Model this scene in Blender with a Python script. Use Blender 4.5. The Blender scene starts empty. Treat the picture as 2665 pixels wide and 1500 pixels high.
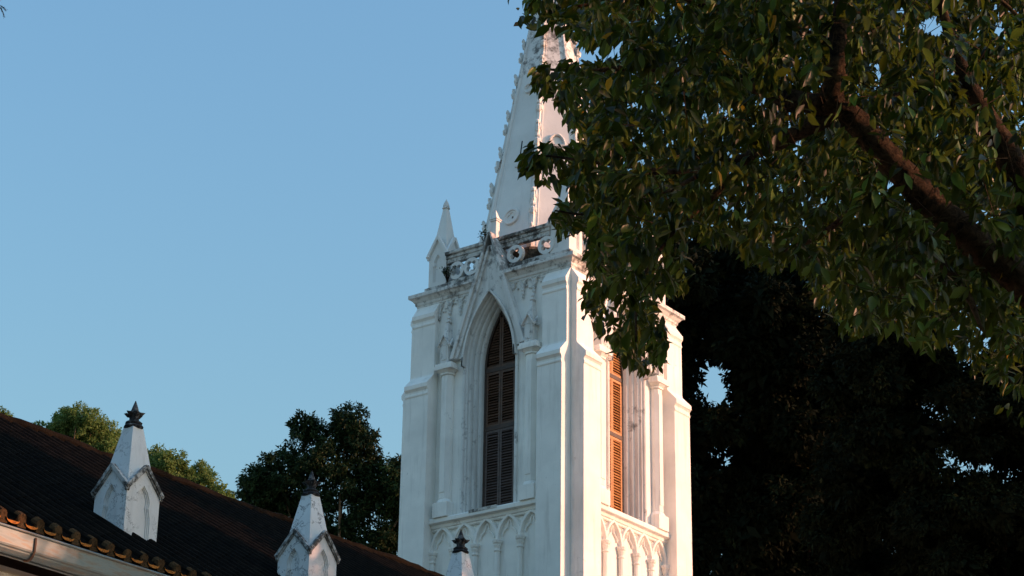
import bpy, math, random
import numpy as np
from mathutils import Vector, Matrix

R = math.radians
PI = math.pi
rng = np.random.default_rng(11)
random.seed(5)
scene = bpy.context.scene

# ---------------------------------------------------------------- camera
CAM = np.array([28.91, -40.562, 1.7])
AZ, PITCH, ROLL, FPX = R(36.513), R(22.978), R(0.852), 5625.0
_f = np.array([-math.sin(AZ)*math.cos(PITCH), math.cos(AZ)*math.cos(PITCH), math.sin(PITCH)])
_r0 = np.array([math.cos(AZ), math.sin(AZ), 0.0])
_u0 = np.cross(_r0, _f)
_r = math.cos(ROLL)*_r0 + math.sin(ROLL)*_u0
_u = -math.sin(ROLL)*_r0 + math.cos(ROLL)*_u0
cd = bpy.data.cameras.new('camera')
cd.sensor_width = 36.0
cd.lens = FPX/2665.0*36.0
cd.clip_start = 0.1
cd.clip_end = 3000
cam = bpy.data.objects.new('camera', cd)
scene.collection.objects.link(cam)
M4 = Matrix(((_r[0], _u[0], -_f[0], CAM[0]), (_r[1], _u[1], -_f[1], CAM[1]),
             (_r[2], _u[2], -_f[2], CAM[2]), (0, 0, 0, 1)))
cam.matrix_world = M4
scene.camera = cam

# ---------------------------------------------------------------- light
SUN_EL, SUN_AZ = 17.0, 32.0           # azimuth measured from +X towards +Y
w = bpy.data.worlds.new('World')
scene.world = w
w.use_nodes = True
nt = w.node_tree
nt.nodes.clear()
sky = nt.nodes.new('ShaderNodeTexSky')
sky.sky_type = 'NISHITA'
sky.sun_disc = False
sky.sun_elevation = R(SUN_EL)
sky.sun_rotation = R(90.0-SUN_AZ)
sky.altitude = 0
sky.air_density = 2.2
sky.dust_density = 3.0
sky.ozone_density = 7.0
bg = nt.nodes.new('ShaderNodeBackground')
bg.inputs['Strength'].default_value = 0.15
wo = nt.nodes.new('ShaderNodeOutputWorld')
nt.links.new(sky.outputs[0], bg.inputs['Color'])
nt.links.new(bg.outputs[0], wo.inputs[0])
sd = bpy.data.lights.new('sun', 'SUN')
sd.energy = 3.1
sd.angle = R(0.5)
sd.color = (1.0, 0.45, 0.28)
sun = bpy.data.objects.new('sun', sd)
scene.collection.objects.link(sun)
sdir = Vector((math.cos(R(SUN_AZ))*math.cos(R(SUN_EL)), math.sin(R(SUN_AZ))*math.cos(R(SUN_EL)), math.sin(R(SUN_EL))))
sun.rotation_euler = (-sdir).to_track_quat('-Z', 'Y').to_euler()
sun.location = (60, 40, 50)
vs = scene.view_settings
vs.view_transform = 'Standard'
vs.look = 'None'
vs.exposure = 0.98
vs.gamma = 1.0
vs.use_curve_mapping = False

# ---------------------------------------------------------------- helpers
def at(u, v, d):
    """point seen at pixel (u,v) of a 2576x1450 view of the photo, d metres along the view axis"""
    k = 2665.0/2576.0
    return CAM + d*(_f + _r*(u*k-1332.5)/FPX - _u*(v*k-750.0)/FPX)

def px(pts):
    d = np.asarray(pts)-CAM
    z = d@_f
    k = 2576.0/2665.0
    return (1332.5+FPX*(d@_r)/z)*k, (750.0-FPX*(d@_u)/z)*k

class MB:
    def __init__(s):
        s.v = []; s.f = []; s.mi = []; s.m = 0
    def add(s, vs_, fs):
        o = len(s.v)
        s.v += [tuple(float(c) for c in p) for p in vs_]
        for f in fs:
            s.f.append(tuple(o+i for i in f)); s.mi.append(s.m)
    def box(s, x0, x1, y0, y1, z0, z1):
        s.add([(x0,y0,z0),(x1,y0,z0),(x1,y1,z0),(x0,y1,z0),(x0,y0,z1),(x1,y0,z1),(x1,y1,z1),(x0,y1,z1)],
              [(0,3,2,1),(4,5,6,7),(0,1,5,4),(1,2,6,5),(2,3,7,6),(3,0,4,7)])
    def quad(s, a, b, c, d): s.add([a,b,c,d], [(0,1,2,3)])
    def poly(s, pts): s.add(pts, [tuple(range(len(pts)))])
    def prism(s, prof, fn, a0, a1):
        """profile [(p,q)] extruded from a0 to a1; fn(p,q,a) -> xyz"""
        n = len(prof)
        s.add([fn(p,q,a0) for p,q in prof]+[fn(p,q,a1) for p,q in prof],
              [tuple(range(n-1,-1,-1)), tuple(range(n,2*n))]+[(i,(i+1)%n,n+(i+1)%n,n+i) for i in range(n)])
    def beam(s, p0, p1, side, up, cap=True):
        p0, p1, side, up = (np.array(q, float) for q in (p0,p1,side,up))
        s.add([p0-side-up, p0+side-up, p0+side+up, p0-side+up, p1-side-up, p1+side-up, p1+side+up, p1-side+up],
              [(0,1,5,4),(1,2,6,5),(2,3,7,6),(3,0,4,7)]+([(3,2,1,0),(4,5,6,7)] if cap else []))
    def lathe(s, prof, c, n=12, rot=0.0):
        cx, cy, cz = c
        vs_ = []
        for r_, z in prof:
            for i in range(n):
                a = rot+2*PI*i/n
                vs_.append((cx+r_*math.cos(a), cy+r_*math.sin(a), cz+z))
        fs = []
        for j in range(len(prof)-1):
            for i in range(n):
                fs.append((j*n+i, j*n+(i+1)%n, (j+1)*n+(i+1)%n, (j+1)*n+i))
        fs.append(tuple(range(n-1,-1,-1)))
        fs.append(tuple((len(prof)-1)*n+i for i in range(n)))
        s.add(vs_, fs)
    def tube(s, pts, rad, n=8, bump=0.0, cap=True):
        pts = [np.array(p, float) for p in pts]
        vs_ = []
        t = pts[1]-pts[0]; t /= np.linalg.norm(t)
        a = np.cross(t, [0,0,1.0])
        if np.linalg.norm(a) < 1e-3: a = np.cross(t, [0,1.0,0])
        a /= np.linalg.norm(a)
        for i, p in enumerate(pts):
            if i == 0: t = pts[1]-pts[0]
            elif i == len(pts)-1: t = pts[-1]-pts[-2]
            else: t = pts[i+1]-pts[i-1]
            t = t/np.linalg.norm(t)
            a = a-t*(a@t); a /= np.linalg.norm(a)
            b = np.cross(t, a)
            for k in range(n):
                th = 2*PI*k/n
                rr = rad[i]*(1+bump*random.uniform(-1,1))
                vs_.append(p+rr*(math.cos(th)*a+math.sin(th)*b))
        fs = []
        for j in range(len(pts)-1):
            for k in range(n):
                fs.append((j*n+k, j*n+(k+1)%n, (j+1)*n+(k+1)%n, (j+1)*n+k))
        if cap:
            fs.append(tuple(range(n-1,-1,-1))); fs.append(tuple((len(pts)-1)*n+k for k in range(n)))
        s.add(vs_, fs)
    def build(s, name, mats, parent=None, loc=(0,0,0), bevel=0.0, smooth=False, recalc=True):
        me = bpy.data.meshes.new(name)
        me.from_pydata(s.v, [], s.f)
        if not isinstance(mats, (list, tuple)): mats = [mats]
        for m in mats: me.materials.append(m)
        me.polygons.foreach_set('material_index', s.mi)
        if recalc:
            import bmesh
            bm = bmesh.new(); bm.from_mesh(me)
            bmesh.ops.recalc_face_normals(bm, faces=bm.faces)
            bm.to_mesh(me); bm.free()
        if smooth: me.polygons.foreach_set('use_smooth', [True]*len(me.polygons))
        me.update()
        o = bpy.data.objects.new(name, me)
        scene.collection.objects.link(o)
        o.location = loc
        if parent: o.parent = parent
        if bevel:
            b = o.modifiers.new('bevel', 'BEVEL'); b.width = bevel; b.segments = 2; b.limit_method = 'ANGLE'
            b.angle_limit = R(40); b.harden_normals = False
        return o

def thing(name, label, cat, loc=(0,0,0), group=None):
    o = bpy.data.objects.new(name, None)
    scene.collection.objects.link(o)
    o.location = loc; o['label'] = label; o['category'] = cat
    if group: o['group'] = group
    o.empty_display_size = 0.3
    return o

def dup(o, parent, rotz=0.0, loc=None):
    c = o.copy(); scene.collection.objects.link(c); c.parent = parent
    if loc is not None: c.location = loc
    c.rotation_euler = (0, 0, o.rotation_euler.z+rotz)
    for ch in list(o.children):
        d = ch.copy(); scene.collection.objects.link(d); d.parent = c
    return c

# ---------------------------------------------------------------- materials
def newmat(name):
    m = bpy.data.materials.new(name); m.use_nodes = True
    n = m.node_tree.nodes; n.clear()
    out = n.new('ShaderNodeOutputMaterial'); b = n.new('ShaderNodeBsdfPrincipled')
    m.node_tree.links.new(b.outputs[0], out.inputs[0])
    return m, m.node_tree, b, out

def N(nt_, typ, ins=None, **kw):
    n = nt_.nodes.new(typ)
    for k, v in kw.items(): setattr(n, k, v)
    for k, v in (ins or {}).items():
        if isinstance(v, bpy.types.NodeSocket): nt_.links.new(v, n.inputs[k])
        else: n.inputs[k].default_value = v
    return n

def math_(nt_, op, a, b=0.0, clamp=False):
    n = N(nt_, 'ShaderNodeMath', {0: a, 1: b}, operation=op); n.use_clamp = clamp
    return n.outputs[0]

def ramp(nt_, fac, stops):
    n = nt_.nodes.new('ShaderNodeValToRGB'); nt_.links.new(fac, n.inputs[0])
    e = n.color_ramp.elements
    while len(e) < len(stops): e.new(0.5)
    for i, (p, c) in enumerate(stops):
        e[i].position = p; e[i].color = c if len(c) == 4 else (*c, 1)
    return n.outputs[0]

def mix(nt_, fac, a, b):
    n = nt_.nodes.new('ShaderNodeMix'); n.data_type = 'RGBA'
    for i, v in ((0, fac), (6, a), (7, b)):
        if isinstance(v, bpy.types.NodeSocket): nt_.links.new(v, n.inputs[i])
        else: n.inputs[i].default_value = v if i == 0 or len(v) == 4 else (*v, 1)
    return n.outputs[2]

def plaster(name, base, stain=0.3, streak=0.3, zramp=None, cracks=0.0, patch=0.0, stain_col=(0.055,0.05,0.045), scale=1.0, op=None):
    """painted render: mottling, grime stains with shapes of their own, rain streaks, hairline cracks, flaked patches.
       zramp: (z0,z1) heavier staining growing from z0 to z1 (weathering)"""
    m, t, b, out = newmat(name)
    geo = N(t, 'ShaderNodeNewGeometry')
    pos = geo.outputs['Position']
    sep = N(t, 'ShaderNodeSeparateXYZ', {0: pos})
    n1 = N(t, 'ShaderNodeTexNoise', {'Vector': pos, 'Scale': 1.1*scale, 'Detail': 6.0, 'Roughness': 0.62})
    n2 = N(t, 'ShaderNodeTexNoise', {'Vector': pos, 'Scale': 5.5*scale, 'Detail': 9.0, 'Roughness': 0.72})
    mp = N(t, 'ShaderNodeMapping', {'Vector': pos, 'Scale': (6.0*scale, 6.0*scale, 0.55*scale)})
    n3 = N(t, 'ShaderNodeTexNoise', {'Vector': mp.outputs[0], 'Scale': 1.0, 'Detail': 6.0, 'Roughness': 0.65})
    n4 = N(t, 'ShaderNodeTexNoise', {'Vector': pos, 'Scale': 24.0*scale, 'Detail': 4.0, 'Roughness': 0.6})
    light = tuple(min(1, c*1.03) for c in base); dark = tuple(c*0.88 for c in base)
    col = mix(t, ramp(t, n1.outputs[0], [(0.35, (0,0,0)), (0.68, (1,1,1))]), (*dark,1), (*light,1))
    # grime: threshold on the product of two noises
    g = math_(t, 'ADD', math_(t, 'MULTIPLY', n2.outputs[0], 0.6), math_(t, 'MULTIPLY', n1.outputs[0], 0.4))
    lo = 0.66-0.22*stain
    if zramp:
        mr = N(t, 'ShaderNodeMapRange', {'Value': sep.outputs[2], 'From Min': zramp[0], 'From Max': zramp[1], 'To Min': 0.0, 'To Max': zramp[2] if len(zramp) > 2 else 0.14})
        g = math_(t, 'ADD', g, mr.outputs[0])
    gm = N(t, 'ShaderNodeMapRange', {'Value': g, 'From Min': lo, 'From Max': lo+0.10, 'To Min': 0.0, 'To Max': 1.0}).outputs[0]
    gm = math_(t, 'MULTIPLY', gm, op if op else min(1.0, 0.45+0.5*stain))
    # upward faces catch more dirt: no - keep to noise only
    st = ramp(t, n3.outputs[0], [(0.60-0.12*streak, (0,0,0)), (0.80-0.12*streak, (1,1,1))])
    stf = math_(t, 'MULTIPLY', st, 0.55*streak)
    col = mix(t, stf, col, (0.26,0.24,0.21,1))
    col = mix(t, gm, col, (*stain_col,1))
    bumpsrc = math_(t, 'ADD', math_(t, 'MULTIPLY', n4.outputs[0], 0.35), math_(t, 'MULTIPLY', n2.outputs[0], 0.65))
    if patch > 0:
        n5 = N(t, 'ShaderNodeTexNoise', {'Vector': pos, 'Scale': 2.7, 'Detail': 8.0, 'Roughness': 0.7, 'Distortion': 0.6})
        pm = ramp(t, n5.outputs[0], [(0.70-0.1*patch, (0,0,0)), (0.715-0.1*patch, (1,1,1))])
        col = mix(t, math_(t, 'MULTIPLY', pm, 0.7), col, (0.36,0.33,0.29,1))
    if cracks > 0:
        wv = N(t, 'ShaderNodeTexNoise', {'Vector': pos, 'Scale': 7.0, 'Detail': 5.0, 'Roughness': 0.7})
        vm = N(t, 'ShaderNodeVectorMath', {0: wv.outputs['Color'], 1: (0.5,0.5,0.5)}, operation='SUBTRACT')
        vsc = N(t, 'ShaderNodeVectorMath', {0: vm.outputs[0], 'Scale': 0.55}, operation='SCALE')
        va = N(t, 'ShaderNodeVectorMath', {0: pos, 1: vsc.outputs[0]}, operation='ADD')
        vo = N(t, 'ShaderNodeTexVoronoi', {'Vector': va.outputs[0], 'Scale': 2.6}, feature='DISTANCE_TO_EDGE')
        ck = N(t, 'ShaderNodeMapRange', {'Value': vo.outputs['Distance'], 'From Min': 0.008, 'From Max': 0.024, 'To Min': 1.0, 'To Max': 0.0}).outputs[0]
        brk = ramp(t, n1.outputs[0], [(0.40, (0,0,0)), (0.55, (1,1,1))])
        ckf = math_(t, 'MULTIPLY', math_(t, 'MULTIPLY', ck, brk), cracks)
        col = mix(t, ckf, col, (0.05,0.05,0.055,1))
    t.links.new(col, b.inputs['Base Color'])
    b.inputs['Roughness'].default_value = 0.82
    b.inputs['Specular IOR Level'].default_value = 0.25
    bp = N(t, 'ShaderNodeBump', {'Height': bumpsrc, 'Strength': 0.25, 'Distance': 0.02})
    t.links.new(bp.outputs[0], b.inputs['Normal'])
    return m

M = {}
M['wall'] = plaster('white_plaster', (0.92,0.90,0.85), stain=0.22, streak=0.55)
M['weathered'] = plaster('weathered_plaster', (0.76,0.75,0.72), stain=0.78, streak=0.8, patch=0.4)
M['dirty'] = plaster('grimy_plaster', (0.66,0.64,0.60), stain=0.95, streak=0.9, patch=0.5)
M['gable'] = plaster('gable_plaster', (0.77,0.76,0.73), stain=0.52, streak=0.75, zramp=(21.0,23.6,0.12))
M['pinnacle'] = plaster('pinnacle_plaster', (0.79,0.78,0.75), stain=0.18, streak=0.25)
M['spire'] = plaster('spire_plaster', (0.80,0.79,0.76), stain=0.14, streak=0.35, zramp=(27.2,29.6,0.17), op=0.85)
M['cracked'] = plaster('cracked_plaster', (0.79,0.79,0.78), stain=0.36, streak=0.5, cracks=1.0)
M['coping'] = plaster('mossy_coping', (0.60,0.59,0.57), stain=1.02, streak=0.8, scale=2.2)
M['masonry'] = plaster('bare_masonry', (0.16,0.125,0.09), stain=1.0, streak=0.8, patch=0.5, stain_col=(0.03,0.025,0.02), scale=1.8)
M['finial'] = plaster('blackened_stone', (0.20,0.20,0.20), stain=1.2, streak=0.6, scale=2.5, stain_col=(0.02,0.02,0.022))

def wood(name, c0, c1):
    m, t, b, out = newmat(name)
    geo = N(t, 'ShaderNodeNewGeometry')
    mp = N(t, 'ShaderNodeMapping', {'Vector': geo.outputs['Position'], 'Scale': (3,3,14)})
    n = N(t, 'ShaderNodeTexNoise', {'Vector': mp.outputs[0], 'Scale': 1.5, 'Detail': 6.0})
    t.links.new(mix(t, ramp(t, n.outputs[0], [(0.3,(0,0,0)),(0.7,(1,1,1))]), (*c0,1), (*c1,1)), b.inputs['Base Color'])
    b.inputs['Roughness'].default_value = 0.6
    return m
M['wood'] = wood('brown_shutter_wood', (0.055,0.026,0.014), (0.12,0.055,0.028))
M['wood_grey'] = wood('weathered_shutter_wood', (0.06,0.041,0.036), (0.12,0.08,0.07))
M['wood_sunlit'] = wood('sunlit_shutter_wood', (0.34,0.15,0.045), (0.55,0.26,0.085))  # lit copy of the shutter wood, brightened to stand in for sunlight
M['wood_frame'] = wood('dark_frame_wood', (0.025,0.013,0.009), (0.06,0.030,0.018))

def flat(name, c, rough=0.7, metal=0.0):
    m, t, b, out = newmat(name)
    b.inputs['Base Color'].default_value = (*c,1); b.inputs['Roughness'].default_value = rough; b.inputs['Metallic'].default_value = metal
    return m
M['black'] = flat('belfry_dark', (0.02,0.018,0.016), 0.9)

def roof_mat(name, c0, c1, moss):
    m, t, b, out = newmat(name)
    geo = N(t, 'ShaderNodeNewGeometry')
    n = N(t, 'ShaderNodeTexNoise', {'Vector': geo.outputs['Position'], 'Scale': 3.0, 'Detail': 8.0, 'Roughness': 0.7})
    n2 = N(t, 'ShaderNodeTexNoise', {'Vector': geo.outputs['Position'], 'Scale': 26.0, 'Detail': 5.0, 'Roughness': 0.7})
    col = mix(t, ramp(t, n.outputs[0], [(0.35,(0,0,0)),(0.65,(1,1,1))]), (*c0,1), (*c1,1))
    col = mix(t, ramp(t, n2.outputs[0], [(0.50,(0,0,0)),(0.66,(1,1,1))]), col, (*moss,1))
    t.links.new(col, b.inputs['Base Color'])
    b.inputs['Roughness'].default_value = 1.0
    b.inputs['Specular IOR Level'].default_value = 0.02
    bp = N(t, 'ShaderNodeBump', {'Height': n2.outputs[0], 'Strength': 0.6, 'Distance': 0.03})
    t.links.new(bp.outputs[0], b.inputs['Normal'])
    return m
M['tile'] = roof_mat('blackened_clay_tile', (0.005,0.005,0.005), (0.012,0.010,0.008), (0.004,0.005,0.004))
M['tile_end'] = roof_mat('mossy_tile_end', (0.05,0.030,0.016), (0.10,0.062,0.032), (0.018,0.016,0.009))
M['terracotta'] = roof_mat('bare_terracotta', (0.38,0.13,0.03), (0.50,0.20,0.05), (0.20,0.08,0.03))
M['ridge'] = roof_mat('mossy_ridge_mortar', (0.007,0.006,0.005), (0.016,0.012,0.008), (0.005,0.005,0.004))

def metal_mat():
    m, t, b, out = newmat('weathered_zinc')
    geo = N(t, 'ShaderNodeNewGeometry')
    mp = N(t, 'ShaderNodeMapping', {'Vector': geo.outputs['Position'], 'Scale': (3,1.0,6)})
    n = N(t, 'ShaderNodeTexNoise', {'Vector': mp.outputs[0], 'Scale': 2.2, 'Detail': 7.0, 'Roughness': 0.65})
    n2 = N(t, 'ShaderNodeTexNoise', {'Vector': geo.outputs['Position'], 'Scale': 30.0, 'Detail': 3.0})
    col = ramp(t, n.outputs[0], [(0.34,(0.125,0.165,0.170)),(0.50,(0.165,0.21,0.21)),(0.60,(0.165,0.15,0.12)),(0.72,(0.13,0.17,0.175))])
    col = mix(t, ramp(t, n2.outputs[0], [(0.62,(0,0,0)),(0.72,(1,1,1))]), col, (0.2,0.17,0.14,1))
    t.links.new(col, b.inputs['Base Color'])
    b.inputs['Metallic'].default_value = 0.25
    b.inputs['Roughness'].default_value = 0.55
    return m
M['zinc'] = metal_mat()
M['rust'] = flat('rusty_strap', (0.13,0.075,0.045), 0.7, 0.3)

def leaf_mat(name, dark, light, yellow, trans, yfrac=0.004, tmix=0.25, rough=0.42, spec=0.4, under=None):
    """upper side runs dark..light leaf by leaf, a few yellowed; the underside may be paler"""
    m, t, b, out = newmat(name)
    at_ = N(t, 'ShaderNodeAttribute', attribute_name='leaf_tone')
    at_.attribute_type = 'GEOMETRY'
    f = at_.outputs['Fac']
    midc = tuple(a*0.88+b_*0.12 for a, b_ in zip(dark, light))
    col = ramp(t, f, [(0.0, dark), (0.58, midc), (0.985-yfrac, light), (0.99-yfrac, yellow), (1.0, yellow)])
    if under:
        geo = N(t, 'ShaderNodeNewGeometry')
        uc = ramp(t, f, [(0.0, tuple(c*0.05 for c in under)), (0.58, tuple(c*0.16 for c in under)), (0.985-yfrac, under), (0.99-yfrac, yellow), (1.0, yellow)])
        col = mix(t, geo.outputs['Backfacing'], col, uc)
    t.links.new(col, b.inputs['Base Color'])
    b.inputs['Roughness'].default_value = rough
    b.inputs['Specular IOR Level'].default_value = spec
    tr = N(t, 'ShaderNodeBsdfTranslucent', {'Color': mix(t, 0.5, (*trans,1), col)})
    mx = N(t, 'ShaderNodeMixShader', {0: tmix, 1: b.outputs[0], 2: tr.outputs[0]})
    t.links.new(mx.outputs[0], out.inputs[0])
    return m
M['leaf'] = leaf_mat('camphor_leaf', (0.004,0.009,0.0035), (0.105,0.175,0.030), (0.42,0.20,0.012), (0.24,0.34,0.03), yfrac=0.003, tmix=0.20, spec=0.10, rough=0.36, under=(0.100,0.155,0.042))
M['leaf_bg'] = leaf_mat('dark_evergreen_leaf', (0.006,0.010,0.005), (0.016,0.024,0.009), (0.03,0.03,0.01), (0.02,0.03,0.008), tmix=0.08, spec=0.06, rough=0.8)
M['leaf_mid'] = leaf_mat('banyan_leaf', (0.012,0.028,0.010), (0.065,0.115,0.032), (0.06,0.06,0.02), (0.05,0.07,0.015), tmix=0.15, spec=0.15, rough=0.6)
M['leaf_light'] = leaf_mat('feathery_leaf', (0.12,0.18,0.055), (0.27,0.35,0.11), (0.22,0.28,0.07), (0.17,0.28,0.05), tmix=0.38, spec=0.10, rough=0.6)

def bark_mat(name, c0, c1):
    m, t, b, out = newmat(name)
    geo = N(t, 'ShaderNodeNewGeometry')
    big = N(t, 'ShaderNodeTexNoise', {'Vector': geo.outputs['Position'], 'Scale': 2.6, 'Detail': 5.0, 'Roughness': 0.6})
    n = N(t, 'ShaderNodeTexNoise', {'Vector': geo.outputs['Position'], 'Scale': 22.0, 'Detail': 9.0, 'Roughness': 0.75, 'Distortion': 0.8})
    h = math_(t, 'ADD', math_(t, 'MULTIPLY', n.outputs[0], 0.75), math_(t, 'MULTIPLY', big.outputs[0], 0.45))
    col = ramp(t, h, [(0.50, c0), (0.74, c1)])
    li = ramp(t, math_(t, 'ADD', big.outputs[0], math_(t, 'MULTIPLY', n.outputs[0], 0.25)), [(0.70, (0,0,0)), (0.80, (1,1,1))])
    col = mix(t, math_(t, 'MULTIPLY', li, 0.45), col, (c1[0]*1.4, c1[1]*1.9, c1[2]*2.2, 1))
    t.links.new(col, b.inputs['Base Color'])
    b.inputs['Roughness'].default_value = 0.92
    b.inputs['Specular IOR Level'].default_value = 0.08
    bp = N(t, 'ShaderNodeBump', {'Height': h, 'Strength': 1.0, 'Distance': 0.035})
    t.links.new(bp.outputs[0], b.inputs['Normal'])
    return m
M['bark'] = bark_mat('furrowed_bark', (0.005,0.004,0.003), (0.095,0.060,0.032))
M['bark_dark'] = bark_mat('blackish_bark', (0.008,0.006,0.005), (0.03,0.018,0.012))
M['bark_pale'] = bark_mat('pale_bark', (0.08,0.055,0.035), (0.26,0.18,0.11))

def ground_mat(name, c):
    m, t, b, out = newmat(name)
    geo = N(t, 'ShaderNodeNewGeometry')
    n = N(t, 'ShaderNodeTexNoise', {'Vector': geo.outputs['Position'], 'Scale': 0.6, 'Detail': 8.0})
    t.links.new(ramp(t, n.outputs[0], [(0.35,c[0]),(0.55,c[1]),(0.7,c[2])]), b.inputs['Base Color'])
    b.inputs['Roughness'].default_value = 0.95
    return m
M['lawn'] = ground_mat('shaded_lawn', [(0.025,0.035,0.015),(0.045,0.055,0.025),(0.07,0.065,0.04)])
M['paving'] = ground_mat('pale_bounce_paving', [(0.50,0.47,0.41),(0.56,0.53,0.46),(0.62,0.58,0.51)])

# ---------------------------------------------------------------- ground
g = MB(); g.quad((-900,-900,0),(900,-900,0),(900,900,0),(-900,900,0))
go = g.build('ground', M['lawn']); go['kind'] = 'structure'
g = MB(); g.quad((-60,-90,0.004),(15,-90,0.004),(15,-14,0.004),(-60,-14,0.004)); g.quad((-60,-14,0.004),(46,-14,0.004),(46,46,0.004),(-60,46,0.004))
pv_ = g.build('bounce_court', M['paving']); pv_['kind'] = 'structure'  # unseen pale paving, added to bounce light onto the church walls

# ================================================================ CHURCH
church = thing('church', 'white Gothic church with louvred belfry tower, tall crocketed spire and dark tiled nave roof', 'church')
C = 2.30
ZS, ZC = 16.43, 22.34     # sill top, cornice top

# ---- window arch curve
def arch(hw, z0, zs=20.12, n=14, apex=None):
    if apex is None: apex = 21.85+(hw-0.70)*1.2
    rise = apex-zs
    xc = (rise*rise-hw*hw)/(2*hw); rad = xc+hw
    th = math.atan2(rise, xc)
    left = [(-hw, z0), (-hw, z0+(zs-z0)*0.5), (-hw, zs)]
    for i in range(1, n+1):
        a = th*i/n
        left.append((xc-rad*math.cos(a), zs+rad*math.sin(a)))
    left[-1] = (0.0, apex)
    return left+[(-x, z) for x, z in left[-2::-1]]

# ---- tower walls: four faces with a pointed opening each, lower shaft, deck
tw = MB()
def face_pt(k, x, y, z):
    for _ in range(k): x, y = -y, x
    return (x, y, z)
op = arch(0.82, ZS-0.1)
half = len(op)//2
for k in range(4):
    P = lambda x, y, z, k=k: face_pt(k, x, y, z)
    for i in range(half):
        (xa, za), (xb, zb) = op[i], op[i+1]
        tw.quad(P(-C,-C,za), P(xa,-C,za), P(xb,-C,zb), P(-C,-C,zb))
        tw.quad(P(-xa,-C,za), P(C,-C,za), P(C,-C,zb), P(-xb,-C,zb))
    za = op[half][1]
    tw.quad(P(-C,-C,za), P(C,-C,za), P(C,-C,ZC-0.02), P(-C,-C,ZC-0.02))
    zb = ZS-0.1
    tw.quad(P(-C,-C,0), P(C,-C,0), P(C,-C,zb), P(-C,-C,zb))
tw.quad((-C,-C,22.30),(C,-C,22.30),(C,C,22.30),(-C,C,22.30))
tw.build('tower_wall', M['wall'], church, recalc=False)
core = MB(); core.box(-1.6,1.6,-1.6,1.6,14.0,22.2)
core.build('belfry_lining', M['black'], church)

# ---- buttresses, profile (protrusion, z)
bp_ = [(0,0.02),(0.365,0.02),(0.365,19.52),(0.385,19.54),(0.385,19.585),(0.37,19.60),(0.37,19.66),(0.40,19.70),(0.425,19.72),(0.425,19.82),
       (0.40,19.85),(0.175,20.09),(0.165,20.13),(0.165,21.40),(0.185,21.42),(0.185,21.465),(0.17,21.48),(0.17,21.55),(0.195,21.59),(0.215,21.61),(0.215,21.71),(0.19,21.74),
       (0.0,22.02)]
def buttress(sgn):
    b = MB()
    x0, x1 = (1.6, 2.3) if sgn > 0 else (-2.3, -1.6)
    b.prism([(C+p, z) for p, z in bp_], lambda p, z, a: (a, -p, z), x0, x1)
    return b.build('buttress', M['wall'], church, bevel=0.012)
for s_ in (1, -1):
    b0 = buttress(s_)
    for k in (1,2,3): dup(b0, church, k*PI/2)

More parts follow.
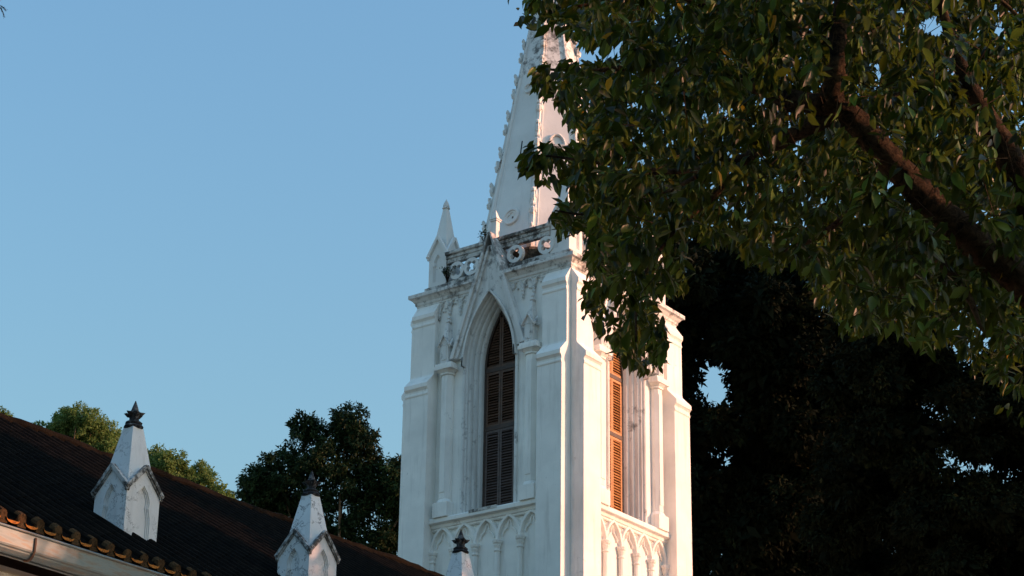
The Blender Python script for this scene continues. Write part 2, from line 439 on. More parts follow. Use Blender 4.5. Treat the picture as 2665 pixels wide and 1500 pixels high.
# ---- moulded arch, window, shutters
WIN_D = 0.42
def window_set(upper='wood', lower='wood_grey'):
    a = MB()
    prof = [(0.82,-0.001),(0.815,0.05),(0.77,0.055),(0.745,0.035),(0.735,0.0),(0.70,-0.015),(0.685,-0.06),(0.65,-0.085),(0.632,-0.125),(0.628,-0.17),
            (0.60,-0.175),(0.575,-0.195),(0.555,-0.235),(0.55,-0.275),(0.52,-0.285),(0.495,-0.31),(0.48,-0.36),(0.48,-WIN_D-0.04)]
    cs = [[(x, -C-d, z) for x, z in arch(hw, ZS-0.08)] for hw, d in prof]
    n = len(cs[0])
    for j in range(len(cs)-1):
        a.add(cs[j]+cs[j+1], [(i, i+1, n+i+1, n+i) for i in range(n-1)])
    ao = a.build('window_arch', M['gable'], church, recalc=False)
    # wooden frame (part) with louvred shutters (sub-parts)
    yf = -C+WIN_D
    f = MB()
    outer = arch(0.485, ZS-0.06, apex=21.60); inner = arch(0.425, ZS+0.06, apex=21.48)
    n = len(outer)
    for yy in (yf-0.03, yf+0.05):
        f.add([(x,yy,z) for x,z in outer]+[(x,yy,z) for x,z in inner], [(i,i+1,n+i+1,n+i) for i in range(n-1)])
    f.add([(x,yf-0.03,z) for x,z in inner]+[(x,yf+0.05,z) for x,z in inner], [(i,i+1,n+i+1,n+i) for i in range(n-1)])
    f.box(-0.425,0.425,yf-0.02,yf+0.05,ZS-0.06,ZS+0.06)
    f.box(-0.425,0.425,yf-0.035,yf+0.05,18.56,18.66)
    f.box(-0.425,0.425,yf-0.035,yf+0.05,20.03,20.13)
    fo = f.build('window', M['wood_frame'], church, recalc=False)
    bk = MB(); bk.poly([(x, yf+0.09, z) for x, z in outer])
    bk.build('window_light_block', M['black'], fo, recalc=False)  # dark plane added behind the louvres to block light
    def xin(z):
        best = 0.425
        for i in range(half):
            (xa, za), (xb, zb) = inner[i], inner[i+1]
            if za <= z <= zb and zb > za: best = -(xa+(xb-xa)*(z-za)/(zb-za))
        return max(0.0, best-0.005)
    for z0, z1, mt in ((ZS+0.065,18.555,lower), (18.665,20.025,upper), (20.135,21.36,upper)):
        for s in (-1, 1):
            q = MB()
            st = 0.05
            top = z1
            # stiles and rails
            def bx(xa, xb, ya, yb, za, zb):
                q.box(min(s*xa,s*xb), max(s*xa,s*xb), ya, yb, za, zb)
            bx(0.006, 0.006+st, yf-0.025, yf+0.03, z0, z1+ (0.0 if z1 < 21 else 0.05))
            if z1 < 20.1:
                bx(0.42-st, 0.42, yf-0.024, yf+0.03, z0, z1)
                bx(0.006+st, 0.42-st, yf-0.022, yf+0.028, z1-0.06, z1)
            bx(0.006+st, 0.42-st if z1 < 20.1 else xin(z0)-0.01, yf-0.022, yf+0.028, z0, z0+0.06)
            z = z0+0.07
            while z < z1-0.07:
                xo = min(0.42-st, xin(z+0.06)-0.01) if z1 > 20.1 else 0.42-st
                if xo > 0.08:
                    j = random.uniform(-0.006, 0.006)
                    p0 = np.array([s*(0.006+st), yf+0.0, z+0.02]); p1 = np.array([s*xo, yf+0.0, z+0.02+j*0.6])
                    q.beam(p0, p1, (0, 0.030, 0.034+j), (0, -0.004, 0.004))
                z += 0.068
            q.build('shutter', M[mt], fo)
    return ao, fo
ao, fo = window_set()
for k in (2,3):
    dup(ao, church, k*PI/2); dup(fo, church, k*PI/2)
a1, f1 = window_set('wood_sunlit', 'wood_sunlit')      # sunny-side window: sunlight is put into its wood colour
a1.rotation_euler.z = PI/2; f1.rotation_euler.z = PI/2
f1['label'] = 'louvred window with sunlight put into its orange wood'

# ---- gable over the window with coping, wall panel and finial
def gable():
    gb = MB()
    yF, yB = -2.50, -1.98
    def xo(z): return 1.10-(z-20.40)*(1.10-0.045)/(23.44-20.40)
    # raking coping beams (front mouldings in two steps, running back to the balustrade)
    zt = [20.36, 23.44]
    for s in (-1, 1):
        # below the cornice the coping is attached to the wall
        for (w0, w1, y0, y1, za, zb) in ((0.0,0.10,yF,-C+0.02,20.36,22.34),(0.0,0.10,yF,yB,22.34,23.44),(0.10,0.20,yF+0.05,-C+0.02,20.36,22.34),(0.10,0.19,yF+0.05,yB-0.003,22.34,23.10)):
            pts = [(s*(xo(za)-w0), za), (s*max(0.0,xo(za)-w1), za), (s*max(0.0,xo(zb)-w1), zb), (s*max(0.0,xo(zb)-w0), zb)]
            gb.prism(pts, lambda p, q, a: (p, a, q), y0, y1)
    # front panel between arch hood and coping
    o2 = arch(0.80, 20.36)
    pts = [p for p in o2 if p[1] >= 20.36]
    hh = len(pts)//2
    yP = -2.385
    for i in range(hh):
        (xa, za), (xb, zb) = pts[i], pts[i+1]
        for s in (-1, 1):
            gb.quad((s*-xa,yP,za),(s*(xo(za)-0.15),yP,za),(s*(xo(zb)-0.15),yP,zb),(s*-xb,yP,zb))
    za = pts[hh][1]
    gb.poly([(-(xo(za)-0.15),yP,za),(xo(za)-0.15,yP,za),(xo(23.0)-0.12,yP,23.0),(-(xo(23.0)-0.12),yP,23.0)])
    # hood moulding standing proud along the arch
    o3 = arch(0.80, 20.36); o4 = arch(0.74, 20.36)
    h3 = [p for p in o3 if p[1] >= 20.12]; h4 = [p for p in o4 if p[1] >= 20.12]
    n = min(len(h3), len(h4)); 
    ring = [(x,yP-0.06,z) for x,z in h3[:n]]+[(x,yP-0.06,z) for x,z in h4[:n]]+[(x,yP+0.1,z) for x,z in h3[:n]]+[(x,yP+0.1,z) for x,z in h4[:n]]
    fs = []
    for i in range(n-1):
        fs += [(i,i+1,n+i+1,n+i),(2*n+i,2*n+i+1,i+1,i),(n+i,n+i+1,3*n+i+1,3*n+i)]
    gb.add(ring, fs)
    o = gb.build('gable', M['gable'], church, bevel=0.008)
    f = MB()
    f.box(-0.075,0.075,-2.30,-2.15,23.30,23.80)
    f.box(-0.10,0.10,-2.325,-2.125,23.80,23.84)
    f.box(-0.115,0.115,-2.34,-2.11,23.843,23.87)
    f.add([(-0.085,-2.31,23.87),(0.085,-2.31,23.87),(0.085,-2.14,23.87),(-0.085,-2.14,23.87),(0,-2.225,24.14)], [(0,1,4),(1,2,4),(2,3,4),(3,0,4),(3,2,1,0)])
    f.build('gable_finial', M['pinnacle'], o, bevel=0.006)
    return o
gb0 = gable()
for k in (1,2,3): dup(gb0, church, k*PI/2)

# ---- colonnettes with capitals and miniature pinnacles
def colonnette(s):
    c = MB()
    xc = 1.25*s
    def oct_(hw, d0, z0, z1, hw1=None, d1=None):
        hw1 = hw if hw1 is None else hw1; d1 = d0 if d1 is None else d1
        A = [(-hw,0),(-hw,-d0*0.55),(-hw*0.55,-d0),(hw*0.55,-d0),(hw,-d0*0.55),(hw,0)]
        B = [(-hw1,0),(-hw1,-d1*0.55),(-hw1*0.55,-d1),(hw1*0.55,-d1),(hw1,-d1*0.55),(hw1,0)]
        n = 6
        c.add([(xc+x,-C+y,z0) for x,y in A]+[(xc+x,-C+y,z1) for x,y in B],
              [(i,(i+1)%n,n+(i+1)%n,n+i) for i in range(n)]+[(5,4,3,2,1,0),(6,7,8,9,10,11)])
    c.box(xc-0.215,xc+0.215,-C-0.245,-C,16.44,16.80)
    oct_(0.20,0.23,16.80,16.90,0.152,0.18)
    oct_(0.152,0.18,16.90,20.00)
    c.box(xc-0.08,xc+0.08,-C-0.195,-C-0.1,17.05,19.86)       # raised fillet
    oct_(0.185,0.21,20.00,20.05)
    oct_(0.175,0.20,20.05,20.12,0.255,0.265)
    c.box(xc-0.275,xc+0.275,-C-0.285,-C,20.12,20.22)
    c.box(xc-0.25,xc+0.25,-C-0.26,-C,20.222,20.28)
    o = c.build('colonnette', M['wall'], church, bevel=0.010)
    p = MB()
    hw = 0.115; y0 = -C-0.23; yc = -C-0.10
    p.box(xc-hw,xc+hw,y0,-C,20.283,20.78)
    p.box(xc-0.065,xc+0.065,y0-0.012,y0+0.05,20.36,20.72)
    # little gabled roof
    for sx in (-1,1):
        p.beam((xc+sx*0.17,y0-0.03,20.72),(xc,y0-0.03,20.98),(0,0.03,0),(0.0,0,0.022))
        p.beam((xc+sx*0.15,y0-0.03,20.74),(xc+sx*0.15,-C,20.74),(0.02,0,0),(0,0,0.022))
        p.beam((xc+sx*(hw+0.035),y0+0.0,20.70),(xc+sx*(hw+0.035),yc,20.92),(0.03,0,0),(0,0,0.022))
    p.prism([(xc-0.14,20.74),(xc+0.14,20.74),(xc,20.97)], lambda a,b,y: (a,y,b), y0-0.01, -C)
    q = 0.115
    p.add([(xc-q,y0+0.01,20.80),(xc+q,y0+0.01,20.80),(xc+q,-C,20.80),(xc-q,-C,20.80),(xc-0.03,-C-0.13,21.36),(xc+0.03,-C-0.13,21.36),(xc+0.03,-C-0.0,21.36),(xc-0.03,-C,21.36)],
          [(0,1,5,4),(1,2,6,5),(3,0,4,7),(4,5,6,7)])
    p.lathe([(0.03,0),(0.075,0.03),(0.06,0.07),(0.03,0.09),(0.055,0.13),(0.02,0.2)], (xc,-C-0.07,21.36), 7)
    p.build('miniature_pinnacle', M['gable'], o, bevel=0.005)
    return o
for s_ in (1,-1):
    c0 = colonnette(s_)
    for k in (1,2,3): dup(c0, church, k*PI/2)

# ---- sill string course
sl = MB()
sl.prism([(0,16.16),(0.05,16.16),(0.07,16.18),(0.07,16.215),(0.10,16.23),(0.115,16.30),(0.19,16.325),(0.20,16.335),(0.20,16.42),(0.18,16.45),(0,16.47)],
         lambda p, z, a: (a, -C-p, z), -1.60, 1.60)
so = sl.build('sill', M['wall'], church, bevel=0.006)
for k in (1,2,3): dup(so, church, k*PI/2)
ms = MB()
ms.box(-0.42,0.38,-C-0.208,-C-0.02,16.40,16.475)
ms.build('mossy_sill_patch', M['dirty'], so)

# ---- blind arcade under the sill
def arcade():
    a = MB()
    def band(pts, wdt, proud, y0=-C):
        # pts (x,z) centreline; flat moulded band standing proud of the wall
        L = []; Rr = []
        for i, (x, z) in enumerate(pts):
            x2, z2 = pts[min(i+1,len(pts)-1)]; x1, z1 = pts[max(i-1,0)]
            tx, tz = x2-x1, z2-z1; l = math.hypot(tx, tz); nx, nz = -tz/l, tx/l
            L.append((x+nx*wdt/2, z+nz*wdt/2)); Rr.append((x-nx*wdt/2, z-nz*wdt/2))
        n = len(pts)
        e = 0.25*wdt
        vs_ = [(x,y0,z) for x,z in L]+[(x,y0,z) for x,z in Rr]
        Li = [(l[0]+(r[0]-l[0])*0.22, l[1]+(r[1]-l[1])*0.22) for l, r in zip(L, Rr)]
        Ri = [(r[0]+(l[0]-r[0])*0.22, r[1]+(l[1]-r[1])*0.22) for l, r in zip(L, Rr)]
        vs_ += [(x,y0-proud,z) for x,z in Li]+[(x,y0-proud,z) for x,z in Ri]
        fs = []
        for i in range(n-1):
            fs += [(i,i+1,2*n+i+1,2*n+i),(2*n+i,2*n+i+1,3*n+i+1,3*n+i),(3*n+i,3*n+i+1,n+i+1,n+i)]
        fs += [(0,2*n,3*n,n),(n-1,2*n-1,4*n-1,3*n-1)]
        a.add(vs_, fs)
    S = 0.64
    def rib(x0, dr):
        # from the capital at x0 to the apex half a bay away
        out = []
        for i in range(11):
            t = i/10
            out.append((x0+dr*(S/2)*(1-math.cos(t*1.18))/(1-math.cos(1.18)), 15.66+0.56*math.sin(t*1.18)/math.sin(1.18)))
        return out
    xs = [-1.6,-0.96,-0.32,0.32,0.96,1.6]
    for i, x in enumerate(xs):
        for dr in (-1, 1):
            if abs(x+dr*S/2) > 1.62: continue
            r_ = rib(x, dr)
            band(r_, 0.105, 0.09+0.004*(dr>0))
            # second rib rising from mid-arch to the string course (interlace)
            if abs(x-dr*0.02) < 1.45:
                p = [(x+dr*0.05,15.93),(x+dr*0.13,16.03),(x+dr*0.24,16.14)]
                band([(xx, zz+0.045) for xx, zz in p], 0.065, 0.065)
            # cusp hanging inside the arch
            ax = x+dr*S/2
            cp = [(ax-dr*0.01,16.12),(ax-dr*0.045,16.02),(ax-dr*0.06,15.94),(ax-dr*0.11,15.90),(ax-dr*0.165,15.84),(ax-dr*0.20,15.76)]
            band(cp, 0.032, 0.045)
        # sunk spandrel ornament
        if abs(x) < 1.5:
            band([(x-0.13,16.135),(x+0.13,16.135)], 0.02, 0.02)
            band([(x-0.11,16.12),(x-0.035,16.05),(x,15.99)], 0.018, 0.02)
            band([(x+0.11,16.12),(x+0.035,16.05),(x,15.99)], 0.018, 0.022)
    o = a.build('arcade', M['wall'], church, recalc=True)
    for x in xs:
        if abs(x) > 1.5: x = x*0.985
        c = MB()
        c.lathe([(0.062,13.6),(0.062,15.40),(0.082,15.405),(0.085,15.43),(0.066,15.44),(0.066,15.47),(0.095,15.545),(0.085,15.55),(0.085,15.565),(0.115,15.60),(0.118,15.63),(0.125,15.635),(0.125,15.665)], (x,-C-0.05,0), 10)
        c.lathe([(0.062,0),(0.09,0.03),(0.09,0.08),(0.11,0.1),(0.11,0.2)][::-1] and [(0.12,13.3),(0.12,13.45),(0.09,13.5),(0.066,13.599)], (x,-C-0.05,0), 10)
        c.build('arcade_column', M['wall'], o)
    return o
ar = arcade()
for k in (1,2,3): dup(ar, church, k*PI/2)

# ---- stucco tracery under the cornice, either side of the gable
def stucco(s):
    q = MB()
    y = -C-0.01
    x0 = 0.62 if s > 0 else -1.58
    for i in range(3):
        xa = x0+0.32*i
        for dr in (-1,1):
            pts = []
            for j in range(7):
                t = j/6
                pts.append((xa+0.16+dr*0.16*math.cos(t*1.25)-dr*0.16*math.cos(1.25)*0, y-0.02, 21.70+0.30*math.sin(t*1.25)/math.sin(1.25)))
            # keep clear of the gable coping
            pts = [p for p in pts if abs(p[0]) > 1.10-(p[2]-20.40)*0.347+0.02]
            if len(pts) > 1: q.tube(pts, [0.024]*len(pts), 5)
            pts2 = [(px_, py_, pz_-0.09) for px_, py_, pz_ in pts[2:]]
            if len(pts2) > 1: q.tube(pts2, [0.014]*len(pts2), 5)
        if abs(xa) > 0.75 or s < 0:
            xx = xa
            if abs(xx) > 1.10-(21.5-20.40)*0.347+0.05 and abs(xx) < 1.585:
                q.lathe([(0.004,-0.16),(0.03,-0.12),(0.016,-0.08),(0.045,-0.03),(0.03,0.02),(0.05,0.07),(0.02,0.1)], (xx, y-0.03, 21.66), 6)
    for i in range(16):
        x = x0+random.uniform(0.05,0.9); z = random.uniform(21.72,21.98)
        if abs(x) > 1.10-(z-20.40)*0.347+0.06 and abs(x) < 1.56:
            q.lathe([(0.004,-0.03),(0.03,0),(0.004,0.03)], (x, y-0.012, z), 5)
    return q.build('stucco_tracery', M['weathered'], church)
for s_ in (1,-1):
    s0 = stucco(s_)
    for k in (1,2,3): dup(s0, church, k*PI/2)

# ---- cornice ring (interrupted visually by the gables standing in front)
co = MB()
cp_ = [(C-0.1,22.005),(C+0.012,22.005),(C+0.02,22.05),(C+0.045,22.075),(C+0.05,22.13),(C+0.085,22.17),(C+0.115,22.215),(C+0.155,22.235),(C+0.175,22.24),(C+0.175,22.335),(C+0.15,22.345),(C-0.1,22.365)]
n = len(cp_)
for k in range(4):
    for sg in (-1, 1):
        A_ = [face_pt(k, sg*0.36, -p, z) for p, z in cp_]
        B_ = [face_pt(k, sg*p, -p, z) for p, z in cp_]
        co.add(A_+B_, [(i, i+1, n+i+1, n+i) for i in range(n-1)])
co.build('cornice', M['weathered'], church, bevel=0.008)

# ---- balustrade: plinth, rail and pierced quatrefoil rings
def ring_mesh(x, zc, rad=0.232, th=0.11, y=-2.10):
    q = MB()
    n = 48
    d, rl = 0.096, 0.070
    rot = random.uniform(-0.12, 0.12)
    inn, out_ = [], []
    for i in range(n):
        a = 2*PI*i/n
        ph = (a+PI/4+PI/4) % (PI/2)-PI/4
        r_ = d*math.cos(ph)+math.sqrt(max(0, rl*rl-(d*math.sin(ph))**2))
        aa = a+rot
        inn.append((x+r_*math.cos(aa), zc+r_*math.sin(aa))); out_.append((x+rad*math.cos(aa), zc+rad*math.sin(aa)))
    V = [(p,y-th/2,z) for p,z in out_]+[(p,y-th/2,z) for p,z in inn]+[(p,y+th/2,z) for p,z in out_]+[(p,y+th/2,z) for p,z in inn]
    F = []
    for i in range(n):
        j = (i+1) % n
        F += [(i,j,n+j,n+i),(2*n+j,2*n+i,3*n+i,3*n+j),(n+i,n+j,3*n+j,3*n+i),(j,i,2*n+i,2*n+j)]
    q.add(V, F)
    return q
def balustrade(k, missing):
    b = MB()
    b.box(-1.56,1.56,-2.2,-1.98,22.34,22.46)
    b.box(-1.56,1.56,-2.165,-2.02,22.463,22.615)
    b.box(-1.56,1.56,-2.16,-2.035,23.085,23.20)
    b.box(-1.56,1.56,-2.18,-2.02,23.203,23.29)
    b.prism([(1.98,23.293),(2.20,23.293),(2.225,23.31),(2.225,23.375),(2.19,23.40),(1.98,23.41)], lambda p, z, a: (a,-p,z), -1.56, 1.56)
    for x in (-0.5, 0.5, -1.53, 1.53):
        pass
    o = b.build('balustrade', [M['dirty'], M['weathered']], church, bevel=0.008)
    for x in (-1.24,-0.78,-0.32,0.14,0.54,1.0,1.46):
        if x in missing: continue
        ring_mesh(x, 22.85).build('quatrefoil_ring', M['pinnacle'], o)
    o.rotation_euler.z = k*PI/2
    return o
for k in range(4):
    balustrade(k, (1.0,-0.32,0.14) if k == 0 else (-0.32,0.14))

# ---- pinnacles (corner pinnacles of the tower, roof pinnacles of the nave)
def pinnacle_parts(h, zb, ze, zg, zt, th, niche, mats, name, parent, loc, cop_w=0.05, steps=3, over=0.04):
    mbody, mcop = mats
    q = MB()
    nb = niche['pts']                        # (half width, z) bottom to apex
    def xout(z): return h if z <= ze else h*(1-(z-ze)/(zg-ze))
    D = niche['depth']; T = niche['step']
    for k in range(4):
        P = lambda x, y, z, k=k: face_pt(k, x, y, z)
        zs_ = [z for _, z in nb]
        # solid below the niche
        q.quad(P(-h,-h,zb),P(h,-h,zb),P(h,-h,zs_[0]),P(-h,-h,zs_[0]))
        lv = sorted(set(zs_+[ze]))
        def nw(z):
            for (a, za), (b_, zb_) in zip(nb[:-1], nb[1:]):
                if za <= z <= zb_: return a+(b_-a)*(z-za)/(zb_-za)
            return 0.0
        for z0, z1 in zip(lv[:-1], lv[1:]):
            for s in (-1,1):
                q.quad(P(s*nw(z0),-h,z0),P(s*xout(z0),-h,z0),P(s*xout(z1),-h,z1),P(s*nw(z1),-h,z1))
        q.add([P(-xout(zs_[-1]),-h,zs_[-1]),P(xout(zs_[-1]),-h,zs_[-1]),P(0,-h,zg)], [(0,1,2)])
        for s in (-1,1):
            prev = [(s*a, -h, z) for a, z in nb]
            for j in range(1, steps+1):
                ins = [(s*max(0.0,a-T*(j-1)), -h+D*j, z-(T*1.1*(j-1) if i == len(nb)-1 else 0)) for i, (a, z) in enumerate(nb)]
                for i in range(len(nb)-1): q.quad(P(*prev[i]),P(*prev[i+1]),P(*ins[i+1]),P(*ins[i]))
                nxt = [(s*max(0.0,a-T*j), -h+D*j, z-(T*1.1*j if i == len(nb)-1 else 0)) for i, (a, z) in enumerate(nb)]
                for i in range(len(nb)-1): q.quad(P(*ins[i]),P(*ins[i+1]),P(*nxt[i+1]),P(*nxt[i]))
                prev = nxt
            for i in range(len(nb)-1): q.quad(P(*prev[i]),P(*prev[i+1]),P(0,prev[i+1][1],prev[i+1][2]),P(0,prev[i][1],prev[i][2]))
        q.quad(P(-nb[0][0],-h,zs_[0]),P(nb[0][0],-h,zs_[0]),P(nb[0][0],-h+D*steps,zs_[0]),P(-nb[0][0],-h+D*steps,zs_[0]))
        # gablet roof running back into the spirelet
        q.quad(P(-h,-h,ze),P(0,-h,zg),P(0,0,zg),P(-h,-h+0.001,ze))
        q.quad(P(0,-h,zg),P(h,-h,ze),P(h,-h+0.001,ze),P(0,0,zg))
    e = h*0.87
    zpb = ze-0.0
    q.add([(-e,-e,zpb),(e,-e,zpb),(e,e,zpb),(-e,e,zpb),(-th,-th,zt),(th,-th,zt),(th,th,zt),(-th,th,zt)],
          [(0,1,5,4),(1,2,6,5),(2,3,7,6),(3,0,4,7),(4,5,6,7)])
    o = q.build(name, mbody, parent, loc=loc, recalc=False)
    c = MB()
    dz = zg-ze
    for k in range(4):
        P = lambda x, y, z, k=k: np.array(face_pt(k, x, y, z))
        for s in (-1,1):
            ex = s*(h+over)
            ez = ze-dz*over/h-0.01
            # main coping slab and a smaller moulding below it
            e1 = 0.0015*s
            c.beam(P(ex,-h-over*0.25,ez+cop_w*0.55),P(0,-h-over*0.25,zg+cop_w*0.6), P(0,over*0.95+e1,0)-P(0,0,0), P(s*cop_w*0.42*dz/h*0.9,0,cop_w*0.5))
            c.beam(P(ex*0.985,-h-over*0.1,ez-cop_w*0.55),P(0,-h-over*0.1,zg-cop_w*0.6), P(0,over*0.55+e1,0)-P(0,0,0), P(s*cop_w*0.2,0,cop_w*0.32))
    c.build('coping', mcop, o)
    return o

corner_niche = dict(pts=[(0.145,22.70),(0.145,23.12),(0.11,23.16),(0.125,23.24),(0.085,23.34),(0.0,23.44)], depth=0.014, step=0.022)
def corner_pinnacle(sx, sy):
    loc = (sx*1.85, sy*1.85, 0)
    o = pinnacle_parts(0.275, 22.56, 23.44, 23.88, 24.78, 0.055, corner_niche, (M['pinnacle'], M['pinnacle']), 'corner_pinnacle', church, loc, cop_w=0.045, over=0.045)
    p = MB()
    p.box(-0.345,0.345,-0.345,0.345,22.35,22.56)
    p.build('plinth', M['dirty'], o, bevel=0.01)
    f = MB()
    f.lathe([(0.055,24.775),(0.10,24.79),(0.105,24.805),(0.08,24.83),(0.085,24.86),(0.06,24.95),(0.0,25.06)], (0,0,0), 8)
    f.build('finial', M['weathered'], o)
    return o
for sx, sy in ((-1,-1),(1,-1),(1,1),(-1,1)): corner_pinnacle(sx, sy)

# ---- spire
AP0, ZB, KS, ZTOP = 1.86, 22.45, 0.1734, 32.9
def ap(z): return AP0-KS*(z-ZB)
sp = MB()
lv = [22.37, 24.0, 26.0, 28.0, 30.0, 31.5, ZTOP]
vs_ = []
for z in lv:
    r_ = ap(z)/math.cos(PI/8)
    for i in range(8):
        a = R(-112.5+45*i); vs_.append((r_*math.cos(a), r_*math.sin(a), z))
fs = [(j*8+i, j*8+(i+1)%8, (j+1)*8+(i+1)%8, (j+1)*8+i) for j in range(len(lv)-1) for i in range(8)]
fs.append(tuple((len(lv)-1)*8+i for i in range(8)))
sp.add(vs_, fs)
# arris rolls and inner fillets
for i in range(8):
    a = R(-112.5+45*i)
    pp = []
    for z in (22.4, 32.8):
        r_ = ap(z)/math.cos(PI/8)
        pp.append((r_*math.cos(a), r_*math.sin(a), z))
    sp.tube(pp, [0.055, 0.03], 6)
    for da in (-1, 1):
        q2 = []
        for z in (22.4, 31.8):
            r_ = ap(z)/math.cos(PI/8); tt = 0.13*ap(z)/1.86+0.02
            fa = a+da*PI/2+da*PI/8*0
            nx, ny = math.cos(a+da*PI/8), math.sin(a+da*PI/8)       # face normal on that side
            tx, ty = -ny*da, nx*da
            q2.append((r_*math.cos(a)+tx*tt, r_*math.sin(a)+ty*tt, z))
        sp.tube(q2, [0.014, 0.008], 4)
spire = sp.build('spire', M['spire'], church)
tip = MB(); tip.lathe([(0.10,32.8),(0.2,32.9),(0.2,32.98),(0.1,33.05),(0.16,33.3),(0.05,33.5),(0.02,34.0)], (0,0,0), 8)
tip.build('finial', M['weathered'], spire)
# crockets: curled leaf lumps climbing alternate arrises
def crocket_mesh(v):
    q = MB()
    pts = [(0.0,0,-0.20),(0.05,0,-0.15),(0.085,0,-0.05),(0.085,0,0.05),(0.12,0,0.10),(0.15,0,0.13),(0.13,0,0.17)] if v == 0 else \
          [(0.0,0,-0.16),(0.07,0,-0.12),(0.10,0,-0.03),(0.06,0,0.05),(0.10,0,0.11),(0.12,0,0.16),(0.06,0,0.17)]
    q.tube(pts, [0.03,0.06,0.075,0.06,0.065,0.05,0.03], 6, bump=0.22)
    q.tube([(0.03,-0.08,-0.12),(0.06,-0.06,0.0),(0.08,-0.07,0.09)], [0.02,0.045,0.025], 5, bump=0.2)
    q.tube([(0.03,0.08,-0.12),(0.06,0.06,0.0),(0.08,0.07,0.09)], [0.02,0.045,0.025], 5, bump=0.2)
    me = q.build('crocket', M['spire'], None).data
    return me
cm = []
for v in (0,1,0,1):
    me = crocket_mesh(v); cm.append(me)
    for o in [o for o in scene.collection.objects if o.name.startswith('crocket')]: bpy.data.objects.remove(o)
for i in (1,3,5,7):
    a = R(-112.5+45*i)
    z = 23.2; j = 0
    while z < 32.2:
        r_ = ap(z)/math.cos(PI/8)+0.01
        o = bpy.data.objects.new('crocket', cm[(j+i) % 4]); scene.collection.objects.link(o); o.parent = spire
        sc = 1.05*(0.72+0.28*ap(z)/1.86)*random.uniform(0.9,1.1)
        o.location = (r_*math.cos(a), r_*math.sin(a), z)
        o.rotation_euler = (0, -0.17, a); o.scale = (sc*0.9, sc, sc)
        z += 0.42 if j % 2 == 0 else 0.62
        j += 1
# dark weathered plinth round the spire foot, seen through the rings
pl_ = MB(); pl_.lathe([(1.93/math.cos(PI/8),22.375),(1.93/math.cos(PI/8),23.0),(1.86/math.cos(PI/8),23.1)], (0,0,0), 8, rot=R(-112.5))
pl_.build('spire_plinth', M['masonry'], spire)
# roundels and slits on the spire faces
def face_frame(i, z):
    a = R(-90+45*i)
    nrm = np.array([math.cos(a), math.sin(a), 0.0]); tang = np.array([-math.sin(a), math.cos(a), 0.0])
    up = np.array([-KS*math.cos(a), -KS*math.sin(a), 1.0]); up /= np.linalg.norm(up)
    n3 = np.cross(tang, up)
    return nrm*ap(z)+np.array([0,0,z]), tang, up, n3
def roundel(i, z, rad):
    o_, tg, up, n3 = face_frame(i, z)
    q = MB()
    n = 36
    rings = [(1.0,0.0),(1.0,0.045),(0.93,0.06),(0.78,0.06),(0.72,0.03)]
    V, F = [], []
    for rr, d in rings:
        for k in range(n):
            a = 2*PI*k/n; V.append(o_+tg*rad*rr*math.cos(a)+up*rad*rr*math.sin(a)+n3*d)
    for j in range(len(rings)-1):
        for k in range(n): F.append((j*n+k, j*n+(k+1)%n, (j+1)*n+(k+1)%n, (j+1)*n+k))
    # plate with a quatrefoil sunk in it
    base = len(V)
    for lev, d in ((0,0.03),(1,-0.0)):
        for k in range(n):
            a = 2*PI*k/n; ph = (a+PI/4) % (PI/2)-PI/4
            r_ = rad*(0.30*math.cos(ph)+math.sqrt(max(0,0.27**2-(0.30*math.sin(ph))**2)))
            V.append(o_+tg*r_*math.cos(a)+up*r_*math.sin(a)+n3*(d if lev == 0 else 0.006))
    for k in range(n): F.append(((len(rings)-1)*n+k, (len(rings)-1)*n+(k+1)%n, base+(k+1)%n, base+k))
    for k in range(n): F.append((base+k, base+(k+1)%n, base+n+(k+1)%n, base+n+k))
    F.append(tuple(base+n+k for k in range(n)))
    q.add(V, F)
    return q.build('roundel', M['spire'], spire)
def dark_hole(i, z, w_, h_, dx=0.0, dz=0.0):
    o_, tg, up, n3 = face_frame(i, z)
    q = MB()
    c = o_+tg*dx+up*dz
    q.beam(c-up*h_/2-n3*0.02, c+up*h_/2-n3*0.02, tg*w_/2, n3*0.03)
    return q.build('vent_slit', M['finial'], spire)
for i in range(8):
    roundel(i, 28.08, 0.15)
    if i % 2 == 0:
        roundel(i, 24.19, 0.235)
        dark_hole(i, 24.19, 0.045, 0.06, 0.03, -0.02)
        dark_hole(i, 26.2, 0.028, 0.52)
        o_, tg, up, n3 = face_frame(i, 25.7)
        q = MB(); q.beam(o_-tg*0.11, o_+tg*0.11, n3*0.03, up*0.018); q.build('vent_ledge', M['weathered'], spire)
    else:
        o_, tg, up, n3 = face_frame(i, 26.2)
        q = MB()
        pts = [o_+tg*0.2*math.cos(t)+up*0.34*math.sin(t)+n3*0.03 for t in np.linspace(0, PI, 11)]
        q.tube(pts, [0.035]*11, 6)
        q.beam(o_-tg*0.26-up*0.02+n3*0.02, o_+tg*0.26-up*0.02+n3*0.02, n3*0.05, up*0.03)
        q.build('vent_hood', M['weathered'], spire)

